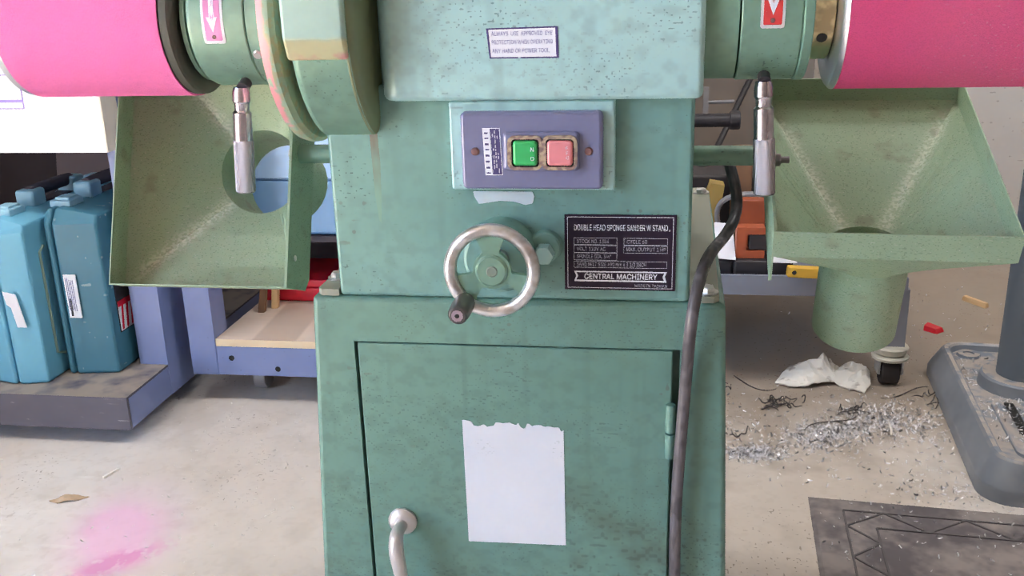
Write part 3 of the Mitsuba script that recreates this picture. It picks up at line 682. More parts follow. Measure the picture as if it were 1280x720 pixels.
# ------------------------------------------------------------------ left rolling workbench with tool cases
WB = thing('rolling_workbench', 'low blue steel workbench with dark dusty deck and white drawer front, at left', 'workbench')
add('deck_frame', box(-1.75, -0.867, 0.772, 1.75, 0.032, 0.094), 'blue_steel', WB, smooth=False)
dk = cat(box(-1.75, -0.8675, 0.7645, 1.75, 0.094, 0.0985), box(-1.75, -0.8675, 0.7645, 0.7715, 0.030, 0.094))
add('deck_cover', dk, 'deck_dark', WB, 'dark dusty deck cover', smooth=False)
for x, y in ((-0.95, 0.95), (-1.6, 0.95), (-0.95, 1.6), (-1.6, 1.6)):
    add('foot', cyl((x, y, 0.0), (x, y, 0.032), 0.03, 20), 'tool_black', WB)
add('post', box(-0.928, -0.8665, 0.932, 1.045, 0.0305, 1.1), 'blue_steel', WB, smooth=False)
add('post', box(-0.928, -0.8665, 1.64, 1.75, 0.094, 1.1), 'blue_steel', WB, smooth=False)
add('post', box(-1.75, -1.69, 0.932, 1.045, 0.094, 1.1), 'blue_steel', WB, smooth=False)
df = add('drawer_front', rbox(-1.75, -0.893, 0.874, 0.884, 0.553, 0.92, 0.001, 8), 'cabinet_white', WB, 'glossy white drawer front')
add('edge_strip', box(-0.893, -0.8905, 0.8745, 0.928, 0.554, 0.92), 'cream_edge', df, smooth=False)
add('drawer_body', box(-1.70, -0.93, 0.884, 1.6, 0.562, 0.92), 'cabinet_white', WB, smooth=False)
lh = front(fr(-1.25, -1.0455, 0.6365, 0.70, 0.0012), 0.8725, 0.875)
add('label_holder', cat(lh, front(sbox(-1.25, 0.649, -1.0465, 0.6535), 0.8722, 0.875)), 'purple_line', df, smooth=False)
add('back_panel', box(-1.75, -0.93, 1.60, 1.615, 0.0985, 0.56), 'shelf_dark', WB, smooth=False)
solo('grey_cardboard_panel', hullpts([(-1.46, 1.50, 0.10), (-1.20, 1.50, 0.10), (-1.46, 1.585, 0.55), (-1.20, 1.585, 0.55), (-1.46, 1.515, 0.10), (-1.20, 1.515, 0.10), (-1.46, 1.599, 0.55), (-1.20, 1.599, 0.55)]), 'grey_panel', 'grey brown cardboard panel leaning behind the tool cases', 'panel', smooth=False)

def tool_case(label, x0, x1, y0, z0, H, L, seam, body, sticker):
    t = thing('tool_case', label, 'tool case', 'blue tool cases on the workbench deck')
    W = x1-x0; xs = x0+W*seam; y1 = y0+L; c = 0.030; rr = 0.007
    def shell(a, b, ia, ib):
        pts = []
        for x, i in ((a, ia), (b, ib)):
            for y, z in ((y0+rr, z0+rr), (y0+rr, z0+H-c), (y0+c*0.8, z0+H-rr), (y1-c*0.8, z0+H-rr), (y1-rr, z0+H-c), (y1-rr, z0+rr)):
                yy = min(max(y, y0+rr+i), y1-rr-i); zz = min(max(z, z0+rr), z0+H-rr-i)
                pts.append((x, yy, zz))
        return hullpts(pts, rr, 14)
    add('shell', shell(x0+rr, xs-0.0012-rr, 0.010, 0.0), body, t)
    big = shell(xs+0.0012+rr, x1-rr, 0.0, 0.012)
    k = add('shell', big, body, t)
    zt = z0+H
    for f in (0.09, 0.74):
        add('latch', cat(rbox(xs-0.022, xs+0.022, y0+L*f, y0+L*f+0.05, zt-0.004, zt+0.010, 0.003), rbox(xs-0.014, xs+0.016, y0+L*f+0.008, y0+L*f+0.044, zt+0.008, zt+0.015, 0.002)), 'case_latch_blue', t)
    for f in (0.26, 0.56):
        add('handle_post', rbox(xs-0.020, xs+0.020, y0+L*f, y0+L*f+0.045, zt-0.004, zt+0.030, 0.006), 'case_latch_blue', t)
    add('handle', tube([(xs, y0+L*0.26+0.02, zt+0.022), (xs, y0+L*0.42, zt+0.024), (xs, y0+L*0.56+0.02, zt+0.022)], 0.013, 14, 20), 'case_handle_dark', t)
    add('top_channel', box(xs-0.016, xs+0.016, y0+L*0.35, y0+L*0.9, zt-0.004, zt+0.001), 'case_handle_dark', t, smooth=False)
    return t, xs
tA, xsA = tool_case('light blue tool case at the far left with torn white sticker on its end', -1.178, -1.0615, 0.807, 0.0987, 0.338, 0.47, 0.48, 'case_light_teal', 0)
tB, xsB = tool_case('darker teal tool case beside the blue post with a red striped sticker on its side', -1.0560, -0.944, 0.868, 0.0987, 0.343, 0.47, 0.20, 'case_teal', 1)
stk = Polygon([(-1.117, 0.295), (-1.090, 0.289), (-1.079, 0.222), (-1.098, 0.222), (-1.104, 0.262), (-1.112, 0.268)])
add('torn_sticker', front(stk, 0.8062, 0.8085), 'white_print', tA, smooth=False)
add('side_frame', tube([(-1.0605, 0.875, 0.37), (-1.0605, 0.86, 0.36), (-1.0605, 0.86, 0.15), (-1.0605, 0.885, 0.14)], 0.003, 8), 'case_trim', tA)
st = add('sticker', front(sbox(-1.0245, 0.222, -0.9985, 0.312), 0.8672, 0.8695), 'white_print', tB, 'white printed sticker', smooth=False)
mk = [sbox(-1.0215+i*0.0036, 0.236+0.004*random.random(), -1.0200+i*0.0036, 0.300+0.006*random.random()) for i in range(5)]
add('sticker_print', front(unary_union(mk), 0.8668, 0.8675), 'text_grey_blue', tB, smooth=False)
add('sticker_bar', front(sbox(-1.0195, 0.226, -1.0150, 0.262), 0.8668, 0.8675), 'tool_black', tB, smooth=False)
def sidepoly(poly, x, dx):           # polygon in (y, z) facing +x
    m = ext(poly, dx); v = np.array(m.vertices); m.vertices = np.c_[x+v[:, 2], v[:, 0], v[:, 1]]; return m
SX = -0.944
ss = add('side_sticker', sidepoly(sbox(0.905, 0.178, 1.06, 0.330), SX-0.001, 0.0018), 'tool_black', tB, 'dark sticker with red and white stripes', smooth=False)
add('white_field', sidepoly(sbox(0.908, 0.180, 1.058, 0.236), SX+0.0006, 0.0006), 'white_print', tB, smooth=False)
for i in range(7):
    y = 0.920+i*0.018
    add('red_stripe', sidepoly(Polygon([(y, 0.232), (y+0.007, 0.232), (y-0.001, 0.182), (y-0.008, 0.182)]), SX+0.001, 0.0006), 'box_red', tB, smooth=False)
add('red_band', sidepoly(sbox(0.908, 0.231, 1.058, 0.243), SX+0.0008, 0.0006), 'box_red', tB, smooth=False)

# ------------------------------------------------------------------ second blue rack behind the sander
RK = thing('storage_rack', 'blue steel rack on casters with plywood shelf, behind the sander', 'rack')
add('post', box(-0.834, -0.777, 0.972, 1.035, 0.062, 0.75), 'blue_steel', RK, smooth=False)
add('post', box(-0.834, -0.777, 1.45, 1.51, 0.062, 0.75), 'blue_steel', RK, smooth=False)
add('post', box(-0.14, -0.083, 0.972, 1.035, 0.062, 0.75), 'blue_steel', RK, smooth=False)
add('post', box(-0.14, -0.083, 1.45, 1.51, 0.062, 0.75), 'blue_steel', RK, smooth=False)
rl_ = add('rail', box(-0.777, -0.14, 0.974, 1.0, 0.062, 0.126), 'blue_steel', RK, smooth=False)
for x, z in ((-0.745, 0.100), (-0.645, 0.078), (-0.545, 0.100)):
    add('rail_hole', lathe([(0, 0.006), (0.001, 0.006)], (x, 0.9745, z), (0, -1, 0), 16), 'dark_hole', rl_)
add('rail', box(-0.777, -0.14, 1.45, 1.476, 0.062, 0.126), 'blue_steel', RK, smooth=False)
add('plywood_shelf', box(-0.776, -0.141, 0.974, 1.50, 0.1262, 0.142), 'plywood', RK, smooth=False)
add('upper_shelf', box(-0.776, -0.141, 1.18, 1.50, 0.298, 0.312), 'shelf_dark', RK, smooth=False)
add('back_panel', box(-0.834, -0.083, 1.511, 1.522, 0.062, 0.75), 'grey_panel', RK, smooth=False)
for x, y in ((-0.715, 1.055), (-0.2, 1.055), (-0.715, 1.42), (-0.2, 1.42)):
    cs = add('caster_wheel', cat(cyl((x-0.014, y, 0.0275), (x+0.014, y, 0.0275), 0.0272, 28, 0.003)), 'tool_grey', RK)
    add('caster_plate', box(x-0.025, x+0.025, y-0.025, y+0.025, 0.0548, 0.063), 'tool_grey', cs, smooth=False)
ch = thing('tool_chest', 'blue steel tool chest on the upper shelf of the rack', 'tool chest')
add('body', rbox(-0.775, -0.20, 1.19, 1.48, 0.3125, 0.60, 0.004), 'chest_blue', ch)
add('drawer', rbox(-0.770, -0.205, 1.182, 1.192, 0.318, 0.436, 0.003), 'chest_blue', ch)
add('drawer', rbox(-0.770, -0.205, 1.180, 1.192, 0.441, 0.596, 0.003), 'chest_blue_light', ch, 'lighter blue drawer front')
rbx = thing('red_box', 'red toolbox on the plywood shelf', 'toolbox')
add('body', rbox(-0.765, -0.30, 1.225, 1.40, 0.1425, 0.176, 0.004), 'box_red', rbx)
add('lid', rbox(-0.767, -0.298, 1.222, 1.403, 0.177, 0.196, 0.004), 'box_red', rbx)
for i, (x, l) in enumerate(((-0.742, 0.20), (-0.722, 0.16))):
    solo('wood_offcut', hullpts([(x-0.008, 1.14+0.03*i, 0.1425), (x+0.006, 1.14+0.03*i, 0.1425), (x-0.008, 1.155+0.03*i, 0.1425), (x+0.006, 1.155+0.03*i, 0.1425), (x-0.012, 1.21, 0.1425+l*0.6), (x+0.002, 1.21, 0.1425+l*0.6), (x-0.012, 1.2215, 0.1425+l*0.6), (x+0.002, 1.2215, 0.1425+l*0.6)]), 'wood_chip' if i else 'tool_brown',
         ('pale' if i else 'dark brown') + ' narrow wood offcut leaning at the left end of the plywood shelf', 'wood offcut', smooth=False)

# ------------------------------------------------------------------ grey cart at right with tools
GC = thing('tool_cart', 'low grey steel cart on casters cluttered with tools, right of the sander', 'cart')
add('front_rail', box(-0.02, 0.50, 1.150, 1.160, 0.204, 0.246), 'grey_blue_steel', GC, smooth=False)
add('front_rail', box(0.50, 0.645, 1.150, 1.160, 0.204, 0.246), 'grey_blue_steel', GC, smooth=False)
add('shelf', box(-0.02, 0.645, 1.160, 1.75, 0.214, 0.228), 'grey_blue_steel', GC, smooth=False)
for x, y in ((0.632, 1.186), (0.02, 1.186), (0.632, 1.72), (0.02, 1.72)):
    lg = add('leg', box(x-0.024, x+0.024, y-0.014, y+0.014, 0.088, 0.214), 'grey_blue_steel', GC, smooth=False)
    cs = add('caster', cat(lathe([(0, 0.036), (0.006, 0.038), (0.010, 0.034)], (x, y, 0.058), (0, 0, 1), 32), lathe([(0, 0.030), (0.014, 0.036), (0.018, 0.033)], (x, y, 0.070), (0, 0, 1), 32)), 'caster_cream', GC, 'pale swivel caster')
    for fx in (x-0.026, x+0.021): add('fork', box(fx, fx+0.005, y-0.018, y+0.018, 0.026, 0.06), 'caster_grey', cs, smooth=False)
    add('wheel', cyl((x-0.019, y, 0.0275), (x+0.019, y, 0.0275), 0.0274, 32, 0.004), 'tool_black', cs)
SZ = 0.2282
solo('black_tool_box', rbox(0.05, 0.52, 1.46, 1.70, SZ, 0.395, 0.01), 'tool_black', 'black plastic tool box at the back of the cart shelf', 'tool box')
# orange clamp jaws
def jaw(x0, x1, y0, z0, H, D, label):
    t = thing('clamp_jaw', label, 'clamp')
    w, h = x1-x0, H
    pol = sbox(x0, z0, x1, z0+h).difference(sbox(x0+w*0.42, z0+h*0.30, x1+0.01, z0+h*0.72).buffer(0.004)).buffer(-0.002).buffer(0.002)
    add('jaw', front(pol, y0, y0+D), 'clamp_orange', t)
    add('black_pad', rbox(x0+w*0.45, x1+0.05, y0+0.004, y0+D-0.004, z0+h*0.25, z0+h*0.77, 0.003), 'tool_black', t, 'black bar')
    return t
jaw(0.303, 0.362, 1.195, 0.2705, 0.066, 0.035, 'orange C-shaped clamp jaw at the front of the cart')
solo('tool_tray', rbox(0.298, 0.42, 1.18, 1.26, SZ, 0.2695, 0.006), 'tool_black', 'low black tool lying under the orange C-shaped jaw', 'tool')
solo('clamp_block', rbox(0.315, 0.372, 1.30, 1.345, SZ, 0.372, 0.004), 'clamp_orange', 'plain orange clamp block standing behind the C-shaped jaw', 'clamp')
solo('clamp_block', rbox(0.305, 0.350, 1.40, 1.44, SZ, 0.47, 0.004), 'tool_brown', 'tall dull orange brown block behind the power cord', 'clamp')
yb = thing('yellow_grip', 'small yellow tool grip beside the orange block', 'tool')
add('grip', cyl((0.392, 1.33, SZ+0.001), (0.392, 1.33, 0.345), 0.014, 20, 0.003), 'tool_dark_yellow', yb)
solo('yellow_wedge', hullpts([(0.20, 1.33, SZ), (0.262, 1.33, SZ), (0.20, 1.40, SZ), (0.262, 1.40, SZ), (0.255, 1.34, 0.40), (0.285, 1.34, 0.395), (0.255, 1.39, 0.40), (0.285, 1.39, 0.395)]), 'tool_dark_yellow', 'dull yellow wedge shaped tool beside the column', 'tool', smooth=False)
solo('grey_rod', tube([(0.3095, 1.318, SZ+0.012), (0.3085, 1.29, 0.385), (0.36, 1.275, 0.390), (0.45, 1.30, 0.36), (0.50, 1.33, SZ+0.006)], 0.006, 12, 30), 'tool_grey', 'bent grey rod arching over the orange clamp block', 'rod')
def sheet(pts, t=0.0012):
    p = np.array(pts, float); n = np.cross(p[1]-p[0], p[2]-p[0]); n /= np.linalg.norm(n)
    return trimesh.convex.convex_hull(np.vstack([p, p+n*t]))
solo('paper_sheet', sheet([(0.262, 1.19, SZ+0.042), (0.302, 1.172, SZ+0.044), (0.300, 1.28, SZ+0.095), (0.262, 1.29, SZ+0.095)]), 'white_print', 'white sheet of paper left of the orange C-shaped jaw', 'paper', smooth=False)
solo('black_pouch', rbox(0.24, 0.299, 1.185, 1.34, SZ, SZ+0.041, 0.01), 'tool_black', 'black pouch under the white sheet beside the power cord', 'pouch')
solo('paper_sheet', sheet([(0.376, 1.165, 0.2700), (0.425, 1.163, 0.2700), (0.415, 1.255, 0.302), (0.372, 1.257, 0.302)]), 'white_print', 'white card right of the orange C-shaped jaw', 'paper', smooth=False)
yl = thing('yellow_level', 'yellow level sticking out over the cart rail', 'level')
lv = rbox(0.0, 0.15, -0.010, 0.010, -0.011, 0.011, 0.003); 
M = trimesh.transformations.translation_matrix((0.402, 1.135, 0.2620)) @ trimesh.transformations.rotation_matrix(0.07, (0, 1, 0)) @ trimesh.transformations.rotation_matrix(0.10, (0, 0, 1))
lv.apply_transform(M); add('bar', lv, 'tool_yellow', yl)
hole = lathe([(0, 0.0045), (0.0008, 0.0045)], (0.012, -0.0101, 0), (0, -1, 0), 16); hole.apply_transform(M); add('hang_hole', hole, 'tool_black', yl)
# things at the wall behind
lb_ = thing('leaning_bar', 'long black bar leaning diagonally against the back wall', 'bar')
add('bar', tube([(0.13, 1.84, 0.008), (0.447, 2.345, 0.575)], 0.009, 12), 'tool_black', lb_)
pc = thing('pipe_clamp', 'dark pipe with a round end cap in front of the leaning bar', 'pipe')
add('pipe', cyl((0.02, 1.80, 0.473), (0.345, 1.80, 0.473), 0.018, 20), 'tool_black', pc)
add('end_cap', cyl((0.325, 1.80, 0.473), (0.352, 1.80, 0.473), 0.025, 24, 0.004), 'tool_black', pc)
add('stand', box(0.05, 0.07, 1.78, 1.82, 0.0, 0.456), 'tool_black', pc, smooth=False)
add('stand', box(0.20, 0.22, 1.78, 1.82, 0.0, 0.456), 'tool_black', pc, smooth=False)
gc = thing('small_grey_clamp', 'small grey clamp screw above the dark pipe', 'clamp')
add('screw', cyl((0.262, 1.80, 0.520), (0.335, 1.80, 0.522), 0.0045, 12), 'tool_grey', gc)
add('frame', box(0.255, 0.268, 1.79, 1.81, 0.4915, 0.56), 'tool_grey', gc, smooth=False)
solo('shaded_wall_panel', box(-0.3, 0.62, 2.36, 2.385, 0.0, 0.75), 'taupe', 'added taupe panel darkening the shaded part of the back wall', 'board', smooth=False)  # dark panel added where the back wall lies in shade

# ------------------------------------------------------------------ drill press base
DP = thing('drill_press', 'grey cast iron drill press base with blue grey column, strewn with shavings', 'drill press')
DA = math.radians(-5.6); DO = np.array([0.672, 0.690])
def dp(u, v): return DO + np.array([u*math.cos(DA)-v*math.sin(DA), u*math.sin(DA)+v*math.cos(DA)])
def rr_ring(ins, rad, z, W=0.40, L=0.605, q=10):
    poly = sbox(ins+rad, ins+rad, W-ins-rad, L-ins-rad)
    pts = []
    for cx, cy, a0 in ((W-ins-rad, L-ins-rad, 0), (ins+rad, L-ins-rad, 90), (ins+rad, ins+rad, 180), (W-ins-rad, ins+rad, 270)):
        for k in range(q+1):
            a = math.radians(a0+90*k/q); pts.append((cx+rad*math.cos(a), cy+rad*math.sin(a)))
    return np.array([[*dp(u, v), z] for u, v in pts])
def loft(rings, cap=True):
    n = len(rings[0]); V = np.vstack(rings); F = []
    for k in range(len(rings)-1):
        for i in range(n):
            j = (i+1) % n; F += [(k*n+i, k*n+j, (k+1)*n+j), (k*n+i, (k+1)*n+j, (k+1)*n+i)]
    V = np.vstack([V, rings[0].mean(0), rings[-1].mean(0)]); a, b = len(V)-2, len(V)-1
    for i in range(n):
        j = (i+1) % n; F += [(a, j, i), (b, (len(rings)-1)*n+i, (len(rings)-1)*n+j)]
    m = trimesh.Trimesh(V, np.array(F), process=False); return m
base = loft([rr_ring(0.0, 0.055, 0.0), rr_ring(0.0, 0.055, 0.020), rr_ring(0.003, 0.053, 0.028), rr_ring(0.022, 0.045, 0.066), rr_ring(0.027, 0.042, 0.070), rr_ring(0.034, 0.038, 0.070), rr_ring(0.038, 0.036, 0.067), rr_ring(0.042, 0.034, 0.056)])
bk = add('base', base, 'cast_grey', DP)
plate = loft([rr_ring(0.066, 0.02, 0.055, L=0.36), rr_ring(0.066, 0.02, 0.0615, L=0.36), rr_ring(0.068, 0.02, 0.063, L=0.36)])
add('table_plate', plate, 'cast_grey', bk)
sl_ = Polygon([dp(*q) for q in ((0.091, 0.145), (0.100, 0.145), (0.100, 0.275), (0.091, 0.275))]).buffer(0.004)
m = ext(sl_, 0.0012); m.apply_translation((0, 0, 0.0624)); add('slot', m, 'dark_hole', bk, smooth=False)
bx, by = dp(0.075, 0.535)
add('bolt_boss', lathe([(0, 0.024), (0.006, 0.022), (0.006, 0.011), (0.003, 0.011)], (bx, by, 0.0555), (0, 0, 1), 32), 'cast_grey', bk)
cx, cy = 0.850, 1.06
add('column_collar', lathe([(0, 0.078), (0.022, 0.074), (0.026, 0.070), (0.026, 0.05)], (cx, cy, 0.0555), (0, 0, 1), 56), 'cast_grey', DP)
add('column', cyl((cx, cy, 0.07), (cx, cy, 1.5), 0.046, 56), 'column_blue_grey', DP)

# ------------------------------------------------------------------ rubber mat
MT = thing('rubber_mat', 'worn black rubber mat with a raised triangle border pattern', 'mat')
ME = np.array([0.3955, 0.6845]); me1 = np.array([0.729, 0.659])-ME; me1 /= np.linalg.norm(me1); me2 = np.array([0.380, 0.459])-ME; me2 /= np.linalg.norm(me2)
def mp(s, t): return ME + me1*s + me2*t
MW, ML = 0.60, 0.40
def mring(i, z): return np.array([[*mp(*q), z] for q in ((i, i), (i, ML-i), (MW-i, ML-i), (MW-i, i))])
add('sheet', loft([mring(0, 0.0), mring(0, 0.0012), mring(0.006, 0.0042)]), 'mat_rubber', MT, smooth=False)
def ridge(a, b, w=0.0016):
    a, b = mp(*a), mp(*b)
    return LineString([a, b]).buffer(w, cap_style=2)
o, i_ = 0.052, 0.098
segs = [((o, o*0.75), (MW-o, o*0.75)), ((o, o*0.75), (o, ML-o)), ((i_, i_*0.88), (MW-i_, i_*0.88)), ((i_, i_*0.88), (i_, ML-i_))]
n = 4; xs_ = np.linspace(o, MW-o, 2*n+1)
for k in range(2*n):
    segs.append(((xs_[k], (o*0.75, i_*0.88)[(k+1) % 2]), (xs_[k+1], (o*0.75, i_*0.88)[k % 2])))
ys_ = np.linspace(i_*0.88, ML-o, 7)
for k in range(6):
    segs.append((((o, i_)[k % 2], ys_[k]), ((o, i_)[(k+1) % 2], ys_[k+1])))
for a, b in segs:
    m = ext(ridge(a, b), 0.0016); m.apply_translation((0, 0, 0.0041)); add('ridge', m, 'mat_ridge', MT, smooth=False)

# ------------------------------------------------------------------ litter on the floor
def crumple(pts_outline, peaks, label):
    """crumpled sheet over an outline polygon on the floor"""
    poly = Polygon(pts_outline)
    V2, F = trimesh.creation.triangulate_polygon(poly.buffer(0.0005), engine='earcut')
    m = trimesh.Trimesh(np.c_[V2, np.zeros(len(V2))], F)
    for _ in range(6):
        if len(m.faces) > 4000: break
        m = m.subdivide()
    v = np.array(m.vertices)
    dist = np.array([poly.exterior.distance(Point(p[0], p[1])) for p in v])
    h = np.zeros(len(v))
    for (px, py, ph_, pw) in peaks: h = np.maximum(h, ph_*np.clip(1-np.hypot(v[:, 0]-px, v[:, 1]-py)/pw, 0, 1))
    cr = np.abs(meshkit.fbm(np.c_[v[:, :2]*38, np.zeros(len(v))], 3, 4)-0.5)
    h = h*(0.55+1.6*cr) + 0.012*cr*np.clip(dist/0.01, 0, 1)
    top_ = np.c_[v[:, :2], 0.0015+h]; bot = np.c_[v[:, :2], np.maximum(0.0003, h-0.0012)]
    n_ = len(v); f = np.array(m.faces)
    e = m.edges_sorted; 
    uniq, inv, cnt = np.unique(e, axis=0, return_inverse=True, return_counts=True)
    bd = m.edges[cnt[inv] == 1]
    side = np.vstack([np.c_[bd[:, 0], bd[:, 0]+n_, bd[:, 1]+n_], np.c_[bd[:, 0], bd[:, 1]+n_, bd[:, 1]]])
    return trimesh.Trimesh(np.vstack([top_, bot]), np.vstack([f, f[:, ::-1]+n_, side]), process=False)
PAPER_OUT = [(0.395, 1.159), (0.42, 1.139), (0.461, 1.139), (0.518, 1.164), (0.545, 1.14), (0.572, 1.123), (0.592, 1.16), (0.601, 1.222), (0.585, 1.245), (0.55, 1.25), (0.525, 1.222), (0.505, 1.25), (0.455, 1.25), (0.415, 1.20)]
PAPER = Polygon(PAPER_OUT)
cp = crumple(PAPER_OUT, [(0.474, 1.20, 0.058, 0.075), (0.503, 1.212, 0.055, 0.045), (0.552, 1.205, 0.048, 0.05), (0.58, 1.205, 0.032, 0.05), (0.57, 1.16, 0.016, 0.045), (0.44, 1.17, 0.022, 0.05)], '')
solo('crumpled_paper', cp, 'paper_white', 'crumpled dirty white paper on the floor beside the caster', 'paper', smooth=20)

def tones(m, seed):
    n_ = len(m.vertices)//8; g = np.random.default_rng(seed)
    t = np.where(g.random(n_) < 0.74, g.uniform(0.88, 0.98, n_), g.uniform(0.06, 0.45, n_))
    return np.repeat(np.c_[t, t, np.minimum(t*1.05, 0.98)], 8, axis=0)
def solo_chips(mesh, seed, label):
    k = add('metal_shavings', mesh, 'swarf', None, smooth=False, color=tones(mesh, seed))
    labels[k] = {'label': label, 'category': 'metal shavings', 'kind': 'stuff'}
def chips(P, sizes, seed, zoff):
    """small curled strips at points P (n, 3), one mesh"""
    g = np.random.default_rng(seed); n_ = len(P); k = 4
    L_ = sizes; W_ = L_*g.uniform(0.16, 0.4, n_); curl = g.uniform(0.3, 2.4, n_)
    s = np.linspace(-0.5, 0.5, k)
    th = s[None, :]*curl[:, None]
    x = np.sin(th)*L_[:, None]/curl[:, None]; z = (1-np.cos(th))*L_[:, None]/curl[:, None]
    y = W_
    pts = np.zeros((n_, k, 2, 3)); pts[..., 0, 0] = x; pts[..., 1, 0] = x; pts[..., 0, 1] = -y[:, None]/2; pts[..., 1, 1] = y[:, None]/2
    pts[..., 0, 2] = z; pts[..., 1, 2] = z
    a = g.uniform(0, 2*np.pi, n_); tilt = g.normal(0, 0.55, n_); roll = g.normal(0, 0.6, n_)
    def rot(axis, t):
        c, s_ = np.cos(t), np.sin(t); R = np.zeros((n_, 3, 3)); i, j = {'x': (1, 2), 'y': (0, 2), 'z': (0, 1)}[axis]
        R[:, range(3), range(3)] = 1; R[:, i, i] = c; R[:, j, j] = c; R[:, i, j] = -s_; R[:, j, i] = s_; return R
    R = rot('z', a) @ rot('y', tilt) @ rot('x', roll)
    pts = np.einsum('nij,nkwj->nkwi', R, pts)
    pts -= np.array([0, 0, 1.0])*pts[..., 2].min((1, 2))[:, None, None, None]
    pts += P[:, None, None, :]; pts[..., 2] += zoff
    V = pts.reshape(-1, 3); F = []
    base_ = np.arange(n_)*k*2
    for q in range(k-1):
        a0 = base_+q*2; F += [np.c_[a0, a0+1, a0+3], np.c_[a0, a0+3, a0+2]]
    return trimesh.Trimesh(V, np.vstack(F), process=False)
def blob(n_, c, sx, sy, ang):
    q = rng.normal(0, 1, (n_, 2))*np.array([sx, sy]); a = math.radians(ang)
    return q @ np.array([[math.cos(a), math.sin(a)], [-math.sin(a), math.cos(a)]]) + np.array(c)
pts = [blob(900, (0.315, 0.835), 0.035, 0.016, 5), blob(900, (0.455, 0.915), 0.045, 0.028, 25), blob(800, (0.55, 0.985), 0.05, 0.035, 20), blob(480, (0.63, 1.00), 0.045, 0.06, 30),
       blob(90, (0.33, 0.95), 0.06, 0.05, 0), blob(150, (0.60, 0.85), 0.06, 0.08, 0), blob(160, (0.645, 0.73), 0.06, 0.028, -5), blob(200, (0.50, 1.0), 0.16, 0.12, 20), blob(110, (0.85, 1.55), 0.18, 0.2, 0), blob(80, (0.70, 1.25), 0.1, 0.1, 0), blob(60, (0.45, 0.78), 0.12, 0.05, 0)]
pts = np.vstack(pts)
from shapely import contains_xy
dpol = Polygon(rr_ring(-0.004, 0.055, 0)[:, :2])
mpol = Polygon([mp(-0.003, -0.003), mp(-0.003, ML), mp(MW, ML), mp(MW, -0.003)])
pts = pts[~contains_xy(dpol, pts[:, 0], pts[:, 1]) & ~contains_xy(mpol, pts[:, 0], pts[:, 1]) & (pts[:, 0] > 0.22) & (pts[:, 1] > 0.55) & ~contains_xy(PAPER.buffer(0.006), pts[:, 0], pts[:, 1]) & (np.hypot(pts[:, 0]-0.632, pts[:, 1]-1.186) > 0.05)]
P = np.c_[pts, np.zeros(len(pts))]
solo_chips(chips(P, rng.uniform(0.0035, 0.0095, len(P)), 2, 0.0002), 2, 'bright metal shavings scattered over the concrete right of the sander')
ins = []
while len(ins) < 900:
    u, v = rng.uniform(0.045, 0.36), rng.uniform(0.045, 0.52)
    if meshkit.noise(np.array([u*30, v*30, 1.0])) > 0.42:
        q = dp(u, v); 
        if math.hypot(q[0]-cx, q[1]-cy) < 0.078: continue
        inp = 0.066 < u < 0.334 and 0.066 < v < 0.294
        ins.append((*q, 0.063 if inp else 0.056))
ins = np.array(ins)
solo_chips(chips(ins, rng.uniform(0.004, 0.010, len(ins)), 3, 0.0003), 3, 'metal shavings lying in the tray of the drill press base')
mm = np.array([[*mp(rng.uniform(0.01, 0.5), abs(rng.normal(0, 0.11))+0.008), 0.0045] for _ in range(130)])
solo_chips(chips(mm, rng.uniform(0.003, 0.008, len(mm)), 4, 0.0003), 4, 'sparse metal shavings on the rubber mat')
ll = np.vstack([blob(70, (-0.62, 0.85), 0.12, 0.10, 0), blob(60, (-0.5, 0.65), 0.16, 0.12, 0), blob(40, (-0.85, 0.55), 0.18, 0.12, 0), blob(30, (-0.75, 1.0), 0.05, 0.06, 0), blob(26, (-0.72, 0.43), 0.07, 0.04, 0)])
ll = ll[(ll[:, 1] > 0.3) & ~((ll[:, 0] < -0.86) & (ll[:, 1] > 0.76)) & ~((ll[:, 1] > 0.965))]
ll = np.c_[ll, np.zeros(len(ll))]
solo('floor_grit', chips(ll, rng.uniform(0.002, 0.0065, len(ll)), 6, 0.0002), 'speck_pale', 'pale grit and crumbs on the floor left of the sander', 'grit', kind='stuff', smooth=False)

def strand(pts_, r_, label, wob=0.004):
    p = np.array(pts_, float); p[:, 2] += r_+0.0003
    m = tube(p, [r_*0.6, r_, r_, r_*0.5], 8, max(12, 6*len(p)))
    v = np.array(m.vertices); v[:, 2] = np.maximum(v[:, 2], 0.0003); m.vertices = v
    return m
DB = 'dark debris on the floor'
def tangle(c, sx, sy, n_, seed):
    g = np.random.default_rng(seed); ms = []
    for _ in range(n_):
        a = g.uniform(0, 6.28); p = np.array(c)+g.normal(0, 1, 2)*np.array([sx, sy]); q = []
        for k in range(6):
            q.append((*p, abs(g.normal(0, 0.006)))); a += g.normal(0, 0.9); p = p+0.008*np.array([math.cos(a), math.sin(a)])
        ms.append(strand(q, 0.0011, ''))
    return cat(*ms)
solo('thread_tangle', tangle((0.395, 1.055), 0.022, 0.012, 16, 1), 'swarf_dark', 'largest black tangle of thread in front of the crumpled paper', 'debris')
solo('thread_tangle', tangle((0.535, 1.02), 0.012, 0.006, 6, 2), 'swarf_dark', 'small black tangle among the shavings in the middle', 'debris')
solo('thread_tangle', tangle((0.285, 0.905), 0.014, 0.008, 7, 3), 'swarf_dark', 'small black tangle beside the cabinet edge near the shavings', 'debris')
solo('thread_tangle', tangle((0.285, 1.13), 0.010, 0.006, 5, 8), 'swarf_dark', 'small black tangle beside the cabinet far from the shavings', 'debris')
solo('thread_tangle', tangle((0.70, 1.10), 0.008, 0.012, 6, 9), 'swarf_dark', 'small black tangle at the left rim of the drill press base', 'debris')
solo('black_wire', strand([(0.31, 1.185, 0.004), (0.335, 1.15, 0), (0.37, 1.12, 0), (0.395, 1.125, 0.003)], 0.0012, ''), 'swarf_dark', 'thin black wire left of the crumpled paper', 'wire')
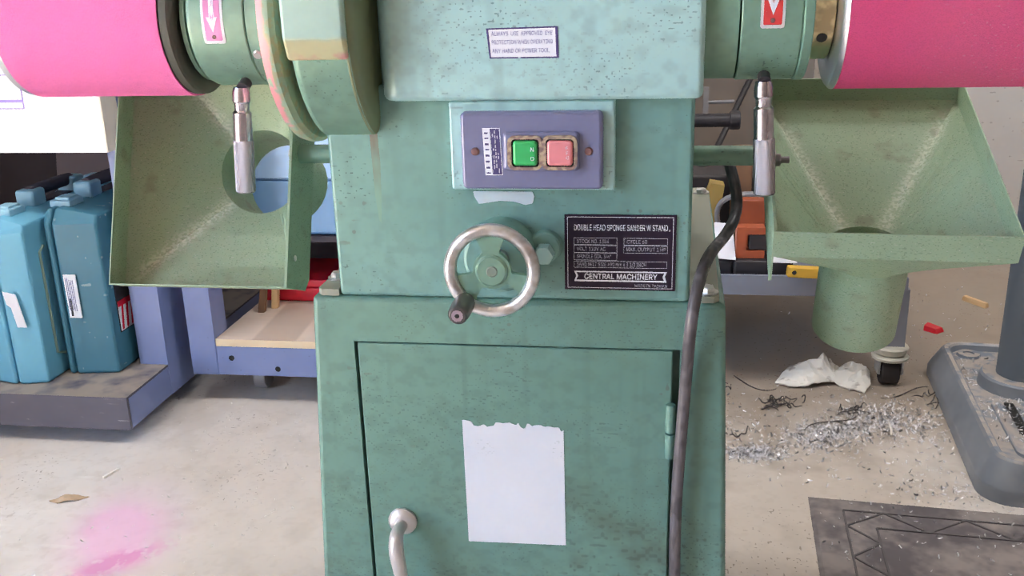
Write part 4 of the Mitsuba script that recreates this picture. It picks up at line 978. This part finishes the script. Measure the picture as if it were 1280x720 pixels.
solo('black_wire', strand([(0.60, 1.10, 0), (0.64, 1.115, 0), (0.685, 1.15, 0.004), (0.71, 1.165, 0)], 0.0012, ''), 'swarf_dark', 'thin black wire between the caster and the drill press base', 'wire')
solo('black_wire', strand([(0.425, 0.935, 0), (0.45, 0.965, 0.002), (0.50, 0.98, 0.002), (0.535, 1.01, 0)], 0.0012, ''), 'swarf_dark', 'thin black wire lying across the shavings', 'wire')
solo('shaving_strip', strand([(0.582, 0.925, 0.001), (0.588, 0.955, 0.002), (0.590, 0.985, 0.001)], 0.0022, ''), 'paper_white', 'long pale curled shaving among the bright shavings', 'shaving')
solo('red_scrap', hullpts([(0.788, 1.515, 0.0), (0.812, 1.49, 0.0), (0.835, 1.51, 0.0), (0.80, 1.545, 0.0), (0.79, 1.52, 0.012), (0.81, 1.498, 0.010), (0.83, 1.512, 0.010), (0.803, 1.538, 0.014)]), 'bit_red', 'small red plastic scrap on the floor behind the drill press base', 'scrap', smooth=False)
solo('wood_chip', hullpts([(0.945, 1.755, 0.0), (0.958, 1.765, 0.0), (0.995, 1.70, 0.0), (0.983, 1.69, 0.0), (0.947, 1.755, 0.012), (0.957, 1.763, 0.012), (0.993, 1.70, 0.012), (0.985, 1.694, 0.012)]), 'wood_chip', 'small pale wood chip on the floor behind the drill press', 'wood chip', smooth=False)
lf = crumple([(-0.905, 0.546), (-0.885, 0.540), (-0.860, 0.550), (-0.842, 0.566), (-0.866, 0.565), (-0.888, 0.560)], [(-0.872, 0.553, 0.012, 0.022)], '')
solo('dry_leaf', lf, 'leaf_brown', 'dry brown leaf on the floor near the pink dust', 'leaf', smooth=20)
solo('wood_splinter', hullpts([(-0.845, 0.662, 0.0), (-0.84, 0.665, 0.0), (-0.855, 0.632, 0.0), (-0.85, 0.63, 0.0), (-0.845, 0.662, 0.004), (-0.84, 0.665, 0.004), (-0.855, 0.632, 0.004), (-0.85, 0.63, 0.004)]), 'speck_pale', 'pale splinter on the floor behind the dry leaf', 'splinter', smooth=False)
